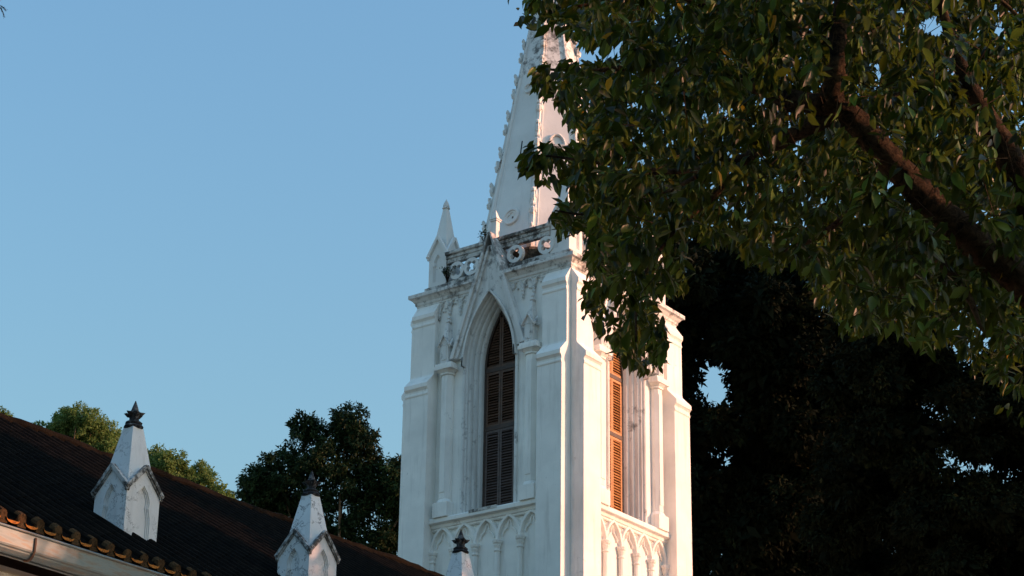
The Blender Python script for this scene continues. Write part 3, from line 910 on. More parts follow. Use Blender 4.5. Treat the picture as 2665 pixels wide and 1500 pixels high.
# ---- nave
RZ, SL = 14.41, 0.5915
EX = 7.95
def roof_z(x): return RZ-SL*abs(x)
Y0, Y1 = -34.0, -2.66
nw = MB()
nw.box(-7.35,7.35,Y0+0.3,-2.68,0,8.75)
nw.add([(-7.3,Y0+0.3,8.75),(7.3,Y0+0.3,8.75),(0,Y0+0.3,14.1)], [(0,1,2)])
nw.add([(-7.3,-2.68,8.75),(7.3,-2.68,8.75),(0,-2.68,14.1)], [(0,1,2)])
for s in (-1,1):
    # wall cornice under the eaves in three steps
    nw.box(min(s*7.35,s*7.52),max(s*7.35,s*7.52),Y0+0.3,-2.7,8.80,9.00)
    nw.box(min(s*7.35,s*7.62),max(s*7.35,s*7.62),Y0+0.3,-2.7,9.003,9.10)
    nw.box(min(s*7.35,s*7.56),max(s*7.35,s*7.56),Y0+0.3,-2.7,9.103,9.20)
nw.build('nave_wall', M['wall'], church, bevel=0.01)
# soffit boards
sf = MB()
for s in (-1,1):
    sf.add([(s*7.3,Y0,roof_z(7.3)-0.22),(s*7.98,Y0,roof_z(7.98)-0.16),(s*7.98,Y1,roof_z(7.98)-0.16),(s*7.3,Y1,roof_z(7.3)-0.22)], [(0,1,2,3)])
    sf.quad((s*7.3,Y0,roof_z(7.3)-0.22),(s*7.3,Y1,roof_z(7.3)-0.22),(s*7.3,Y1,8.7),(s*7.3,Y0,8.7))
    sf.quad((0,Y0+0.02,RZ-0.15),(s*7.98,Y0+0.02,roof_z(7.98)-0.15),(s*7.98,Y1,roof_z(7.98)-0.15),(0,Y1,RZ-0.15))
sf.build('soffit', M['wood_frame'], church, recalc=False)

PER = 0.3145; RR = 0.078
prof = []
yoff = -22.80-PER*200
ys = [yoff+PER*i for i in range(400) if Y0+0.2 < yoff+PER*i < Y1-0.15]
th_ = np.linspace(0, PI, 7)
NC = 34
xs_ = np.linspace(0.02, EX, NC+1)
cs_, sn_ = math.cos(math.atan(SL)), math.sin(math.atan(SL))
nx_, nz_ = sn_, cs_              # slope normal in the x-z plane (for x>0)
for s in (1,-1):
    rf = MB()
    rows = []
    pr = []
    for y in ys:
        # trough tile left of the barrel then the barrel itself
        pr += [(y-PER/2, -0.045), (y-RR-0.028, -0.018)]
        pr += [(y-RR*math.cos(t), RR*0.95*math.sin(t)+0.004) for t in th_]
        pr += [(y+RR+0.028, -0.018)]
    n = len(pr)
    V, F = [], []
    r0 = 0
    for c in range(NC):
        xa, xb = xs_[c], xs_[c+1]+0.02
        for (x, lift) in ((xa, 0.0), (xb, 0.0012)):
            for y, hgt in pr:
                jit = 0.0015*math.sin(y*37.0+c*5.1)
                yy = y+0.006*math.sin(c*2.3+int((y-yoff)/PER)*1.7)
                hh = hgt*(1+0.10*lift/0.016)+lift+jit
                V.append((s*(x+nx_*hh), yy, roof_z(x)+nz_*hh))
        a = 2*c*n; b = a+n
        F += [(a+i, a+i+1, b+i+1, b+i) for i in range(n-1)]
    rf.add(V, F)
    for y in ys:
        x = EX+0.022
        cz = roof_z(x)
        rj = random.uniform(-0.008,0.008)
        f_ = [(s*(x+nx_*h_+0.004), yy, cz+nz_*h_) for yy, h_ in [(y-0.074*math.cos(t)*random.uniform(0.95,1.06), 0.074*math.sin(t)*random.uniform(0.92,1.08)+0.012+rj) for t in th_]]
        low = [(s*(x+0.03), y+0.075, cz-0.10), (s*(x+0.03), y-0.075, cz-0.11+rj)]
        front = f_+low
        bk = [(p[0]-s*0.10, p[1], p[2]+0.10*SL) for p in front]
        m_ = len(front)
        rf.m = 1; rf.add(front+bk, [tuple(range(m_))]+[(i,(i+1)%m_,m_+(i+1)%m_,m_+i) for i in range(m_)])
        # crescent lip of the trough tile between two barrels
        yc = y+PER/2; wl = 0.105
        arc = [(yc+wl*math.cos(t), -0.02-0.045*math.sin(t)) for t in np.linspace(0, PI, 9)]
        V = []
        for yy, hh in arc:
            V.append((s*(x+0.045), yy, cz+hh+0.015*math.cos((yy-yc)*20)))
        for yy, hh in arc:
            V.append((s*(x+0.045), yy, cz+hh-0.022))
        for yy, hh in arc:
            V.append((s*(x-0.16), yy, cz+hh+0.16*SL))
        F = []
        for i in range(8): F += [(i,i+1,10+i,9+i),(18+i,18+i+1,i+1,i)]
        rf.m = 2; rf.add(V, F)
    rf_o = rf.build('nave_roof', [M['tile'], M['tile_end'], M['terracotta']], church, recalc=True)
    if s == 1: roof = rf_o
# ridge
rg = MB()
pts = [(0.0, y, RZ+0.02+0.02*math.sin(y*1.9)+random.uniform(-0.012,0.012)) for y in np.arange(Y0+0.05, Y1-0.02, 0.28)]
rg.tube(pts, [0.12*random.uniform(0.88,1.1) for _ in pts], 9, bump=0.08)
rg.build('ridge_cap', M['ridge'], roof)

# gutter with straps
gx = 8.03
for s in (-1,1):
    gt = MB()
    prof_g = [(gx,9.53),(gx-0.0,9.27),(gx+0.02,9.20),(gx+0.06,9.17),(gx+0.10,9.18),(gx+0.135,9.215),(gx+0.14,9.235),(gx+0.158,9.245),(gx+0.165,9.27),(gx+0.165,9.462),(gx+0.185,9.47),(gx+0.19,9.485),(gx+0.18,9.50),(gx+0.165,9.50),(gx+0.15,9.49),(gx+0.15,9.27),(gx+0.03,9.27),(gx+0.012,9.53)]
    gt.prism(prof_g, lambda p, z, a, s=s: (s*p, a, z), Y0, Y1)
    gt.box(min(s*(gx-0.06),s*(gx-0.003)),max(s*(gx-0.06),s*(gx-0.003)),Y0,Y1,9.17,9.56)
    go_ = gt.build('gutter', M['zinc'], church, bevel=0.004)
gj = MB()
for y in np.arange(-33.2, Y1, 2.62):
    q = MB()
    x0 = gx+0.167
    pts = [(x0+0.012,y,9.44),(x0+0.012,y,9.27),(x0-0.01,y,9.21),(x0-0.05,y,9.168),(x0-0.10,y,9.155),(x0-0.16,y,9.17),(x0-0.22,y,9.20)]
    q.tube(pts, [0.016]*len(pts), 6)
    q.build('gutter_strap', M['rust'], go_)

# roof pinnacles
nave_niche = dict(pts=[(0.165,10.30),(0.165,10.72),(0.158,10.80),(0.130,10.92),(0.118,10.95),(0.128,10.985),(0.136,11.03),(0.122,11.09),(0.08,11.18),(0.0,11.27)], depth=0.016, step=0.020)
def roof_pinnacle(y, sx=1):
    h = 0.33
    o = pinnacle_parts(h, 9.6, 11.19, 11.53, 12.20, 0.105, nave_niche, (M['cracked'], M['coping']), 'roof_pinnacle', church, (sx*6.445, y, -0.03), cop_w=0.042, over=0.036)
    f = MB()
    f.lathe([(0.10,12.19),(0.135,12.20),(0.15,12.225),(0.135,12.25),(0.115,12.255),(0.125,12.27),(0.13,12.29),(0.105,12.31),(0.075,12.32),(0.072,12.36),(0.085,12.40),(0.10,12.43),(0.09,12.46),(0.06,12.48),(0.055,12.50),(0.035,12.56),(0.006,12.64)], (0,0,0), 10)
    for k in range(6):
        a = PI/6+k*PI/3
        d = np.array([math.cos(a), math.sin(a), 0]); t_ = np.array([-d[1], d[0], 0])
        b0 = d*0.06+np.array([0,0,12.415]); mid = d*0.11+np.array([0,0,12.42]); tp = d*0.165+np.array([0,0,12.445])
        f.add([b0-t_*0.05, b0+t_*0.05, mid+t_*0.045+np.array([0,0,0.02]), mid-t_*0.045+np.array([0,0,0.02]), tp, mid-np.array([0,0,0.035]), b0-np.array([0,0,0.04])],
              [(0,1,2,3),(3,2,4),(0,3,5,6),(1,6,5,2),(3,4,5),(2,5,4)])
    f.build('finial', M['finial'], o)
    return o
p0 = roof_pinnacle(-19.565)
for i in (-3,-2,-1,1,2,3): dup(p0, church, 0, (6.445,-19.565+3.975*i,-0.03))
for i in range(-3,4): dup(p0, church, PI, (-6.445,-19.565+3.975*i,-0.03))

# ================================================================ FOLIAGE
def leaf_mesh(name, mats, parent, pos, dirs, nrms, length, width, tone, detail=True, curl=0.10):
    """leaves as small folded blades. pos (N,3) base; dirs (N,3) axis; nrms (N,3) face normal"""
    Nn = len(pos)
    dirs = dirs/np.linalg.norm(dirs, axis=1, keepdims=True)
    side = np.cross(dirs, nrms); side /= (np.linalg.norm(side, axis=1, keepdims=True)+1e-9)
    nr = np.cross(side, dirs)
    if detail:
        T = np.array([(0,0,0),(-0.5*0.8,0.30,0.05),(0.5*0.8,0.30,0.05),(-0.5*0.86,0.60,0.02),(0.5*0.86,0.60,0.02),(0,1.0,-curl*1.3),(0,0.32,-0.03),(0,0.64,-0.06)])
        F = [(0,6,1),(0,2,6),(1,6,7,3),(6,2,4,7),(3,7,5),(7,4,5)]
    else:
        T = np.array([(0,0,0),(-0.5,0.45,0.04),(0.5,0.45,0.04),(0,1.0,-curl)])
        F = [(0,2,1),(1,2,3)]
    nv = len(T)
    V = (pos[:,None,:] + side[:,None,:]*(T[None,:,0,None]*width[:,None,None]) + dirs[:,None,:]*(T[None,:,1,None]*length[:,None,None])
         + nr[:,None,:]*(T[None,:,2,None]*length[:,None,None]))
    V = V.reshape(-1,3)
    lt = np.array([len(f) for f in F]); idx = np.concatenate([np.array(f) for f in F])
    loops = (idx[None,:]+(np.arange(Nn)*nv)[:,None]).ravel()
    tot = np.tile(lt, Nn); start = np.concatenate([[0], np.cumsum(tot)[:-1]])
    me = bpy.data.meshes.new(name)
    me.vertices.add(len(V)); me.vertices.foreach_set('co', V.ravel().astype(np.float32))
    me.loops.add(len(loops)); me.loops.foreach_set('vertex_index', loops.astype(np.int32))
    me.polygons.add(len(tot)); me.polygons.foreach_set('loop_start', start.astype(np.int32))
    try: me.polygons.foreach_set('loop_total', tot.astype(np.int32))
    except Exception: pass
    me.update(calc_edges=True)
    a = me.attributes.new('leaf_tone', 'FLOAT', 'FACE')
    a.data.foreach_set('value', np.repeat(tone, len(F)).astype(np.float32))
    if not isinstance(mats, (list,tuple)): mats = [mats]
    for m in mats: me.materials.append(m)
    me.validate()
    o = bpy.data.objects.new(name, me); scene.collection.objects.link(o)
    if parent: o.parent = parent
    return o

def rand_unit(n):
    v = rng.normal(size=(n,3)); return v/np.linalg.norm(v, axis=1, keepdims=True)

def inside(poly, u, v):
    poly = np.array(poly, float); n = len(poly); c = np.zeros(len(u), bool)
    j = n-1
    for i in range(n):
        xi, yi = poly[i]; xj, yj = poly[j]
        cond = ((yi > v) != (yj > v)) & (u < (xj-xi)*(v-yi)/(yj-yi+1e-12)+xi)
        c ^= cond; j = i
    return c

def clump_leaves(clumps, per_area, llen, aspect=0.45, droop=0.5, shell=0.6, core=0):
    """clumps: (centre xyz, radius m). Sub-clumped leaves through each ball; returns leaf arrays"""
    P, D_, Nn, T = [], [], [], []
    for (c, r_, dens) in clumps:
        c = np.array(c)
        nsub = max(10, int(26*dens))
        sc = rand_unit(nsub)*(rng.uniform(0.35,1.0,nsub)**0.6)[:,None]*r_*np.array([1,1,0.86])
        nl = max(40, int(per_area*dens*r_*r_/(llen*llen)))
        k = rng.integers(0, nsub, nl)
        off = rand_unit(nl)*(rng.uniform(0.0,1.0,nl)**0.5)[:,None]*r_*0.30*rng.uniform(0.7,1.3,nsub)[k][:,None]
        p = c+sc[k]+off
        outw = p-c; outw /= (np.linalg.norm(outw, axis=1, keepdims=True)+1e-9)
        d = outw*0.7+rand_unit(nl)*0.8+np.array([0,0,-droop])
        P.append(p); D_.append(d); Nn.append(rand_unit(nl)*0.9+np.array([0,0,0.7])+outw*0.4)
        tone_c = rng.uniform(0,0.45)
        T.append(np.clip(tone_c+rng.uniform(0,0.3,nsub)[k]+rng.uniform(0,0.3,nl), 0, 1)*0.97)
    nfine = sum(len(p) for p in P)
    if core > 0:
        for (c, r_, dens) in clumps:
            nl = int(core*dens)
            p = np.array(c)+rand_unit(nl)*(rng.uniform(0,1,nl)**0.5)[:,None]*r_*0.62
            P.append(p); D_.append(rand_unit(nl)+np.array([0,0,-0.4])); Nn.append(rand_unit(nl)); T.append(rng.uniform(0,0.2,nl))
    P, D_, Nn, T = map(np.concatenate, (P, D_, Nn, T))
    n = len(P)
    L = llen*rng.uniform(0.7,1.3,n)
    L[nfine:] *= 2.4
    T = np.where(rng.uniform(size=n) < 0.004, 1.0, T)
    return P, D_, Nn, L, L*aspect, T

def simple_tree(name, label, cat, base, clumps, per_area, llen, lmat, bmat, trunk_r, group=None, limbs=True, aspect=0.45, core=0, nlimb=9, limb_r=0.3):
    t = thing(name, label, cat, base, group)
    b = np.array(base, float)
    P, D_, Nn, L, W_, T = clump_leaves([(np.array(c)-b, r_, d) for c, r_, d in clumps], per_area, llen, aspect, core=core)
    leaf_mesh('crown', lmat, t, P, D_, Nn, L, W_, T, detail=False)
    q = MB()
    cc = np.array([np.array(c)-b for c, _, _ in clumps])
    zmin = cc[:,2].min()
    fork = np.array([cc[:,0].mean()*0.4, cc[:,1].mean()*0.4, max(2.0, zmin*0.72)])
    q.tube([(0,0,-0.1),(0.03,0.02,fork[2]*0.3),(fork[0]*0.5,fork[1]*0.5,fork[2]*0.7),fork], [trunk_r*1.35,trunk_r*1.05,trunk_r*0.95,trunk_r*0.85], 10, bump=0.06)
    if limbs:
        sel = cc if len(cc) < 30 else cc[::max(1, len(cc)//nlimb)]
        for c in sel:
            mid = fork*0.5+c*0.5+np.array([rng.normal()*0.3, rng.normal()*0.3, rng.uniform(-0.2,0.5)])
            q.tube([fork, fork*0.75+mid*0.25+rng.normal(size=3)*0.1, mid, mid*0.5+c*0.5+rng.normal(size=3)*0.15, c], [trunk_r*limb_r*1.6,trunk_r*limb_r*1.2,trunk_r*limb_r*0.8,trunk_r*limb_r*0.5,trunk_r*0.07], 6, bump=0.08)
    q.build('trunk', bmat, t, smooth=True)
    return t

def cl(u, v, rpx, d, dens=1.0, jd=0.6):
    r_ = rpx*d/5437.0
    dd = d+rng.uniform(-jd, jd)*r_*1.2
    return (at(u, v, dd), r_, dens)

# ---- centre-left dark tree
dct = 66
cs1 = [(800,1290,48),(840,1335,46),(780,1345,48),(875,1345,46),(820,1250,44),(690,1240,55),(760,1195,55),(840,1160,60),(880,1090,55),(915,1240,60),(985,1225,55),(720,1315,50),(800,1345,50),(640,1235,48),(1010,1430,60),(900,1440,60),(872,1058,52),(760,1072,40),(815,1110,58),(905,1110,52),(740,1150,50),(690,1185,50),(655,1212,48),(635,1262,44),(715,1245,58),(800,1195,55),(880,1200,60),(930,1165,40),
       (965,1210,50),(1000,1180,42),(965,1262,55),(905,1285,55),(960,1345,52),(690,1290,42),(1010,1290,55),(930,1375,55),(770,1290,50),(860,1395,55),(1010,1370,60),(640,1310,40),(1040,1240,60)]
b_ = at(850,1400,dct); base = (b_[0], b_[1], 0)
simple_tree('banyan_tree', 'dark bushy tree behind the nave roof, touching the tower\'s left edge', 'tree', base,
            [cl(u,v,r_,dct, 0.75 if 780 < u < 900 and v > 1180 else 1.0) for u,v,r_ in cs1], 60, 0.115, M['leaf_mid'], M['bark_pale'], 0.34, limb_r=0.20, core=90)
# ---- light green trees beyond the roof ridge
dl = 82
cs2 = [(180,1062,42),(215,1080,45),(250,1100,42),(150,1075,32),(200,1130,46),(270,1130,40),(105,1110,26),(160,1150,45),(195,1045,38),(160,1055,30),(230,1068,40),(265,1090,38),(180,1090,38),(285,1110,24),(215,1115,38),(120,1090,16),(98,1078,20),(150,1120,30),(250,1130,40),(190,1150,40),(300,1140,30),(130,1125,24)]
b_ = at(215,1150,dl)
simple_tree('feathery_tree', 'yellow-green tree rising above the roof ridge left of the tallest roof pinnacle', 'tree', (b_[0],b_[1],0), [cl(u,v,r_,dl) for u,v,r_ in cs2], 60, 0.105, M['leaf_light'], M['bark_pale'], 0.22, group='yellow-green trees beyond the roof ridge', core=70)
cs3 = [(420,1180,42),(450,1205,42),(500,1225,40),(540,1250,34),(400,1180,44),(565,1268,26),(520,1270,36),(405,1150,34),(435,1165,36),(470,1200,30),(505,1188,30),(525,1215,32),(555,1240,26),(575,1255,20),(490,1232,34),(430,1205,40),(385,1180,40),(540,1265,30),(470,1250,36),(395,1225,40),(350,1150,36)]
b_ = at(440,1240,dl-4)
simple_tree('feathery_tree', 'yellow-green tree rising above the roof ridge right of the tallest roof pinnacle', 'tree', (b_[0],b_[1],0), [cl(u,v,r_,dl-4) for u,v,r_ in cs3], 60, 0.105, M['leaf_light'], M['bark_pale'], 0.22, group='yellow-green trees beyond the roof ridge', core=70)
b_ = at(-40,1080,dl+3)
simple_tree('feathery_tree', 'tip of a yellow-green tree above the roof ridge at the far left edge', 'tree', (b_[0],b_[1],0), [cl(u,v,r_,dl+3) for u,v,r_ in [(2,1052,28),(-40,1040,40),(-15,1080,36),(-70,1080,45),(-110,1060,45)]], 60, 0.105, M['leaf_light'], M['bark_pale'], 0.22, group='yellow-green trees beyond the roof ridge', core=70)

# ---- dark evergreens behind the tower on the right
def big_dark(name, label, cu, cv, d, region, n, seed, holes, lsize=0.22):
    global rng
    rng = np.random.default_rng(seed)
    cls = []
    tries = 0
    while len(cls) < n and tries < 5000:
        tries += 1
        u = rng.uniform(region[0], region[1]); v = rng.uniform(region[2], region[3])
        r_ = rng.uniform(48, 85)
        if any(((u-hx)/(hrx+r_*0.75))**2+((v-hy)/(hry+r_*0.75))**2 < 1 for hx,hy,hrx,hry in holes): continue
        rel = (u-cu)/((region[1]-region[0])/2)
        depth = d+rng.uniform(-3.0,3.0)*math.sqrt(max(0.05,1-rel*rel))
        cls.append((at(u,v,depth), r_*depth/5437.0, 1.0))
    b_ = at(cu, 1500, d+3.5)
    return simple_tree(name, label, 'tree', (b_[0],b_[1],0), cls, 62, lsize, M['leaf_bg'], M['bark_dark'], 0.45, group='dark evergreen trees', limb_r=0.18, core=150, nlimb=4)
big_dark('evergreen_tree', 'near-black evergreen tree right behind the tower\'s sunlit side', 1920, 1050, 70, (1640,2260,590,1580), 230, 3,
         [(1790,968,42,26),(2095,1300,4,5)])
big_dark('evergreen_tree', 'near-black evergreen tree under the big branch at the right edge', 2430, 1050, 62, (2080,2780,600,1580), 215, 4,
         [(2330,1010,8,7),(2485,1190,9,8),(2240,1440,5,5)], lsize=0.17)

# ---- trees standing right of the frame: they shade the nave, the dark trees and the tower's foot
def shade_tree(label, x, y, ztop, zlow, rad, n, seed):
    global rng
    rng = np.random.default_rng(seed)
    cls = []
    for i in range(n):
        a = rng.uniform(0, 2*PI); rr = rad*math.sqrt(rng.uniform(0,1)); z = rng.uniform(zlow+1, ztop-1)
        k = 1-0.5*((z-zlow)/(ztop-zlow))**2
        cls.append(((x+rr*k*math.cos(a), y+rr*k*math.sin(a), z), rng.uniform(0.8,1.35), 1.0))
    simple_tree('evergreen_tree', label, 'tree', (x,y,0), cls, 40, 0.32, M['leaf_bg'], M['bark'], 0.5, group='dark evergreen trees')
shade_tree('tall dark evergreen tree beside the nave, its shade falling on the tiled roof', 24.0, -8.2, 23.5, 5.0, 4.7, 200, 21)
shade_tree('tall dark evergreen tree between the nave and the tower\'s sunlit side', 21.0, 1.2, 22.0, 5.0, 4.3, 110, 26)
shade_tree('tall dark evergreen tree beyond the tower\'s sunlit side, farther right', 19.5, 23.0, 31.0, 4.0, 5.3, 150, 22)
shade_tree('tall dark evergreen tree farthest behind the tower on the right', 13.0, 32.0, 33.0, 4.0, 6.0, 150, 23)

shade_tree('unseen evergreen tree added behind the viewpoint on its left to block sky light', CAM[0]-_r0[0]*6+6.0, CAM[1]-_r0[1]*6-7.5, 13.0, 2.0, 5.0, 70, 24)  # added out of view to keep sky light off the foreground leaves
shade_tree('unseen evergreen tree added behind the viewpoint on its right to block sky light', CAM[0]+_r0[0]*6+6.0, CAM[1]+_r0[1]*6-7.5, 14.0, 2.0, 5.5, 80, 25)  # second added tree, also blocking low sky behind the camera
shade_tree('unseen low evergreen tree added right of the big foreground tree to darken its lower leaves', 29.3, -24.0, 10.2, 2.0, 2.7, 80, 28)  # added out of view to block sun from the lower foliage
# ---- the big leafy tree in the foreground
rng = np.random.default_rng(77)
random.seed(9)
DT = 15.0
tb = at(2800, 900, DT+0.3); tbase = (tb[0]+0.9, tb[1]+0.7, 0.0)
tree = thing('leafy_tree', 'big broad-leaved tree in the foreground, its crown hiding the spire\'s right side', 'tree', tbase)
tb3 = np.array(tbase)
def limb(q, pts, n=10, bump=0.07, sub=4):
    P = [at(u, v, d)-tb3 for u, v, d, r_ in pts]; Rr = [r_*d/5437.0 for u, v, d, r_ in pts]
    # subdivide with Catmull-Rom
    oP, oR = [], []
    for i in range(len(P)-1):
        p0 = P[max(i-1,0)]; p1 = P[i]; p2 = P[i+1]; p3 = P[min(i+2,len(P)-1)]
        for k in range(sub):
            t = k/sub
            oP.append(0.5*((2*p1)+(-p0+p2)*t+(2*p0-5*p1+4*p2-p3)*t*t+(-p0+3*p1-3*p2+p3)*t**3)); oR.append(Rr[i]*(1-t)+Rr[i+1]*t)
    oP.append(P[-1]); oR.append(Rr[-1])
    q.tube(oP, [r_*random.uniform(0.94,1.08) for r_ in oR], n, bump=bump)
    return oP
tq = MB()
top = at(2700,835,DT)-tb3
tq.tube([(0,0,-0.15),(0,0,0.6),top*0.25+np.array([0,0,top[2]*0.1]),top*0.6+np.array([0.1,0.1,0.5]),top], [0.52,0.40,0.33,0.26,0.20], 14, bump=0.05)
limb(tq, [(2700,835,15,56),(2576,712,15,43),(2440,600,15,40),(2330,500,15,37),(2230,392,15,35),(2150,305,15,33),(2080,250,15,32)], 16, 0.11, sub=9)
tq.build('trunk', M['bark'], tree, smooth=True)
LIMBS = [
 [(2085,255,15,30),(2105,180,15,26),(2112,90,15.1,22),(2118,-40,15.2,18),(2090,-160,15.4,12)],
 [(2150,312,15,24),(2060,310,15.1,22),(1975,352,15.4,19),(1890,392,15.8,14),(1800,420,16.1,10),(1690,432,16.3,7),(1560,440,16.4,4)],
 [(2085,262,15,30),(1990,252,15.3,26),(1870,205,15.6,17),(1740,185,15.7,12),(1600,170,15.7,8),(1480,180,15.7,5),(1380,175,15.7,3)],
 [(2690,740,14.6,48),(2560,440,14.5,36),(2500,330,14.5,29),(2430,200,14.5,20),(2380,60,14.6,14),(2350,-80,14.6,10)],
 [(2350,640,14.9,12),(2430,735,14.7,10),(2470,830,14.5,4)],
 [(2190,340,15.1,12),(2240,250,15.3,9),(2330,220,15.5,7),(2440,190,15.6,4)],
 [(2118,120,15.1,14),(1960,60,15.4,11),(1800,20,15.5,9),(1620,-20,15.4,6),(1440,20,15.2,4),(1340,10,15.2,2.5)],
 [(1890,392,15.8,10),(1790,500,15.7,7),(1690,590,15.3,5),(1610,720,14.9,4),(1600,860,14.6,2.5)],
 [(2240,400,15.2,14),(2150,520,15.8,10),(2050,600,16.2,7),(1940,640,16.4,4)],
 [(1800,420,16.1,6),(1600,520,14.4,5),(1480,540,14.3,3),(1395,530,14.3,2)],
 [(1690,432,16.3,5),(1500,410,14.5,4),(1400,395,14.5,3),(1325,390,14.5,2)],
 [(2118,-20,15.2,14),(2300,-60,15.5,10),(2480,-20,15.6,7),(2580,60,15.6,4)],
]
for L_ in LIMBS:
    q = MB(); limb(q, L_, 9, 0.14)
    q.build('branch', M['bark'], tree, smooth=True)

MAIN = [(1440,-200),(1440,20),(1452,92),(1490,128),(1530,122),(1565,120),(1572,148),(1500,152),(1455,165),(1440,185),(1440,230),(1400,262),(1425,320),(1462,350),(1440,380),(1425,440),(1440,500),(1460,560),(1478,590),
        (1466,650),(1490,700),(1465,735),(1460,785),(1500,835),(1540,872),(1560,912),(1602,945),(1645,935),(1680,905),(1684,860),(1668,815),(1640,770),(1668,742),(1720,742),(1748,690),(1735,650),(1700,612),(1735,590),(1770,598),(1800,640),
        (1835,600),(1870,655),(1960,692),(1990,640),(2020,700),(2080,800),(2150,860),(2250,830),(2330,900),(2400,860),(2480,1010),(2600,1080),(2670,1100),(2670,-200)]
SPRAYS = [[(1262,-40),(1284,20),(1287,48),(1305,64),(1345,72),(1400,74),(1452,96),(1470,-40)],
          [(1322,190),(1345,168),(1380,146),(1410,148),(1460,160),(1450,235),(1415,262),(1388,270),(1368,238),(1342,232)],
          [(1302,395),(1330,366),(1362,358),(1450,365),(1430,440),(1402,462),(1358,476),(1336,446),(1308,440)],
          [(1372,548),(1398,512),(1432,508),(1480,525),(1450,590),(1402,600)]]
HOLES = [(2345,72,38,34),(2265,22,16,14),(2285,70,12,10),(1815,632,22,14),(2012,395,22,14),(2065,385,12,10),(1555,118,30,14)]
DENSE = []     # sprig centres (u,v,d)
def sample(poly, n, d0, d1, tight=0):
    pu, pv = np.array(poly)[:,0], np.array(poly)[:,1]
    out = []
    while len(out) < n:
        u = rng.uniform(pu.min(), pu.max(), 4000); v = rng.uniform(pv.min(), pv.max(), 4000)
        ok = inside(poly, u, v)
        for a_, b_ in zip(u[ok], v[ok]): out.append((a_, b_, rng.uniform(d0, d1)))
    return out[:n]
from mathutils import noise as mnoise
front = []
for (u, v, d) in sample(MAIN, 4300, 12.8, 18.0):
    q_ = at(u, v, d)
    nz = mnoise.noise(Vector((q_[0]*1.25, q_[1]*1.25, q_[2]*1.25)))+0.5*mnoise.noise(Vector((q_[0]*2.9+7, q_[1]*2.9, q_[2]*2.9)))
    if nz > rng.uniform(-0.12, 0.22): front.append((u, v, d))
sprigs = front+sample(MAIN, 3000, 18.0, 21.5)
# thin out the lower right where the dark trees show through, and the sky holes
keep = []
for (u, v, d) in sprigs:
    p = 1.0
    if v > 650 and u > 2000: p = max(0.10, 1-(v-660)/320.0)
    if u < 1770 and v > 560: p *= 0.62
    if rng.uniform() < p: keep.append((u, v, d))
sprigs = keep
for S_, n_ in zip(SPRAYS, (26, 20, 20, 14)):
    sprigs += sample(S_, n_, 14.3, 15.6)
PP, DD, NN = [], [], []
tw_ = MB()
for (u, v, d) in sprigs:
    c = at(u, v, d)
    ax = rand_unit(1)[0]*0.8+(-_r)*0.35+np.array([0,0,-0.25]); ax /= np.linalg.norm(ax)
    ln = rng.uniform(0.10, 0.24)
    nl = rng.integers(8, 13)
    b0 = c-ax*ln*0.8
    s_ = rng.uniform(0.15, 1.0, nl)
    p = b0+ax*(s_*ln)[:,None]
    th = rng.uniform(0, 2*PI)+np.arange(nl)*2.4
    e1 = np.cross(ax, [0,0,1.0]); e1 /= np.linalg.norm(e1)+1e-9; e2 = np.cross(ax, e1)
    rad = np.cos(th)[:,None]*e1+np.sin(th)[:,None]*e2
    dr = rad*0.75+ax*0.45+np.array([0,0,-0.85])+rng.normal(size=(nl,3))*0.22
    p = p+rad*0.025
    PP.append(p); DD.append(dr)
    NN.append(rad*0.6+np.array([0,0,0.55])+rng.normal(size=(nl,3))*0.45)
    if rng.uniform() < 0.45 and any(all(inside(S2, np.array([u+du_]), np.array([v+dv_]))[0] for du_, dv_ in ((-55.0,-5.0),(-30.0,40.0),(40.0,10.0),(30.0,45.0))) for S2 in [MAIN]):
        tw_.tube([b0-tb3-ax*0.10, c-tb3+ax*ln*0.1], [0.004,0.002], 3, cap=False)
PP, DD, NN = map(np.concatenate, (PP, DD, NN))
n = len(PP)
LL = np.clip(rng.normal(0.112, 0.026, n), 0.05, 0.165)
Dn = DD/np.linalg.norm(DD, axis=1, keepdims=True)
uu, vv = px(PP+Dn*LL[:,None]*0.5)
ok = np.zeros(n, bool)
for S_ in [MAIN]+SPRAYS:
    ok |= inside(S_, uu+rng.normal(0,5,n), vv+rng.normal(0,5,n))
for (hx, hy, rx, ry) in HOLES:
    ok &= ~((((uu-hx)/rx)**2+((vv-hy)/ry)**2) < rng.uniform(0.6,1.2,n))
# leaves do not hang in front of the bare limbs
ctr = (PP+Dn*LL[:,None]*0.5-CAM)@_f
def clear(path, half, prob, d):
    global ok
    for (ua, va), (ub, vb) in zip(path[:-1], path[1:]):
        du, dv = ub-ua, vb-va; l2 = du*du+dv*dv
        t_ = np.clip(((uu-ua)*du+(vv-va)*dv)/l2, 0, 1)
        dist = np.hypot(uu-ua-t_*du, vv-va-t_*dv)
        ok &= ~((dist < half) & (ctr < d+0.15) & (rng.uniform(size=n) < prob))
clear([(2700,835),(2576,712),(2440,600),(2330,500),(2230,392),(2150,305),(2080,250)], 40, 0.86, 15.0)
clear([(2085,255),(2105,180),(2112,90),(2118,-40)], 24, 0.85, 15.0)
clear([(2150,312),(2060,310),(1975,352),(1890,392)], 24, 0.4, 14.9)
clear([(2085,262),(1990,252)], 24, 0.4, 15.3)
clear([(2690,740),(2560,440),(2500,330)], 30, 0.6, 14.6)
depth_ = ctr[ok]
PP, DD, NN, LL = PP[ok]-tb3, DD[ok], NN[ok], LL[ok]
n = len(PP)
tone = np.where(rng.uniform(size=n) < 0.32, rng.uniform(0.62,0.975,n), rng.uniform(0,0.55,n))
tone = np.where(depth_ > 18.0, tone*0.5, tone)       # shade between the leaves put into the back layer's tone
tone = np.where(rng.uniform(size=n) < 0.0035, 1.0, tone)
NO = 9000  # unseen leaves added overhead to block sky light on the crown
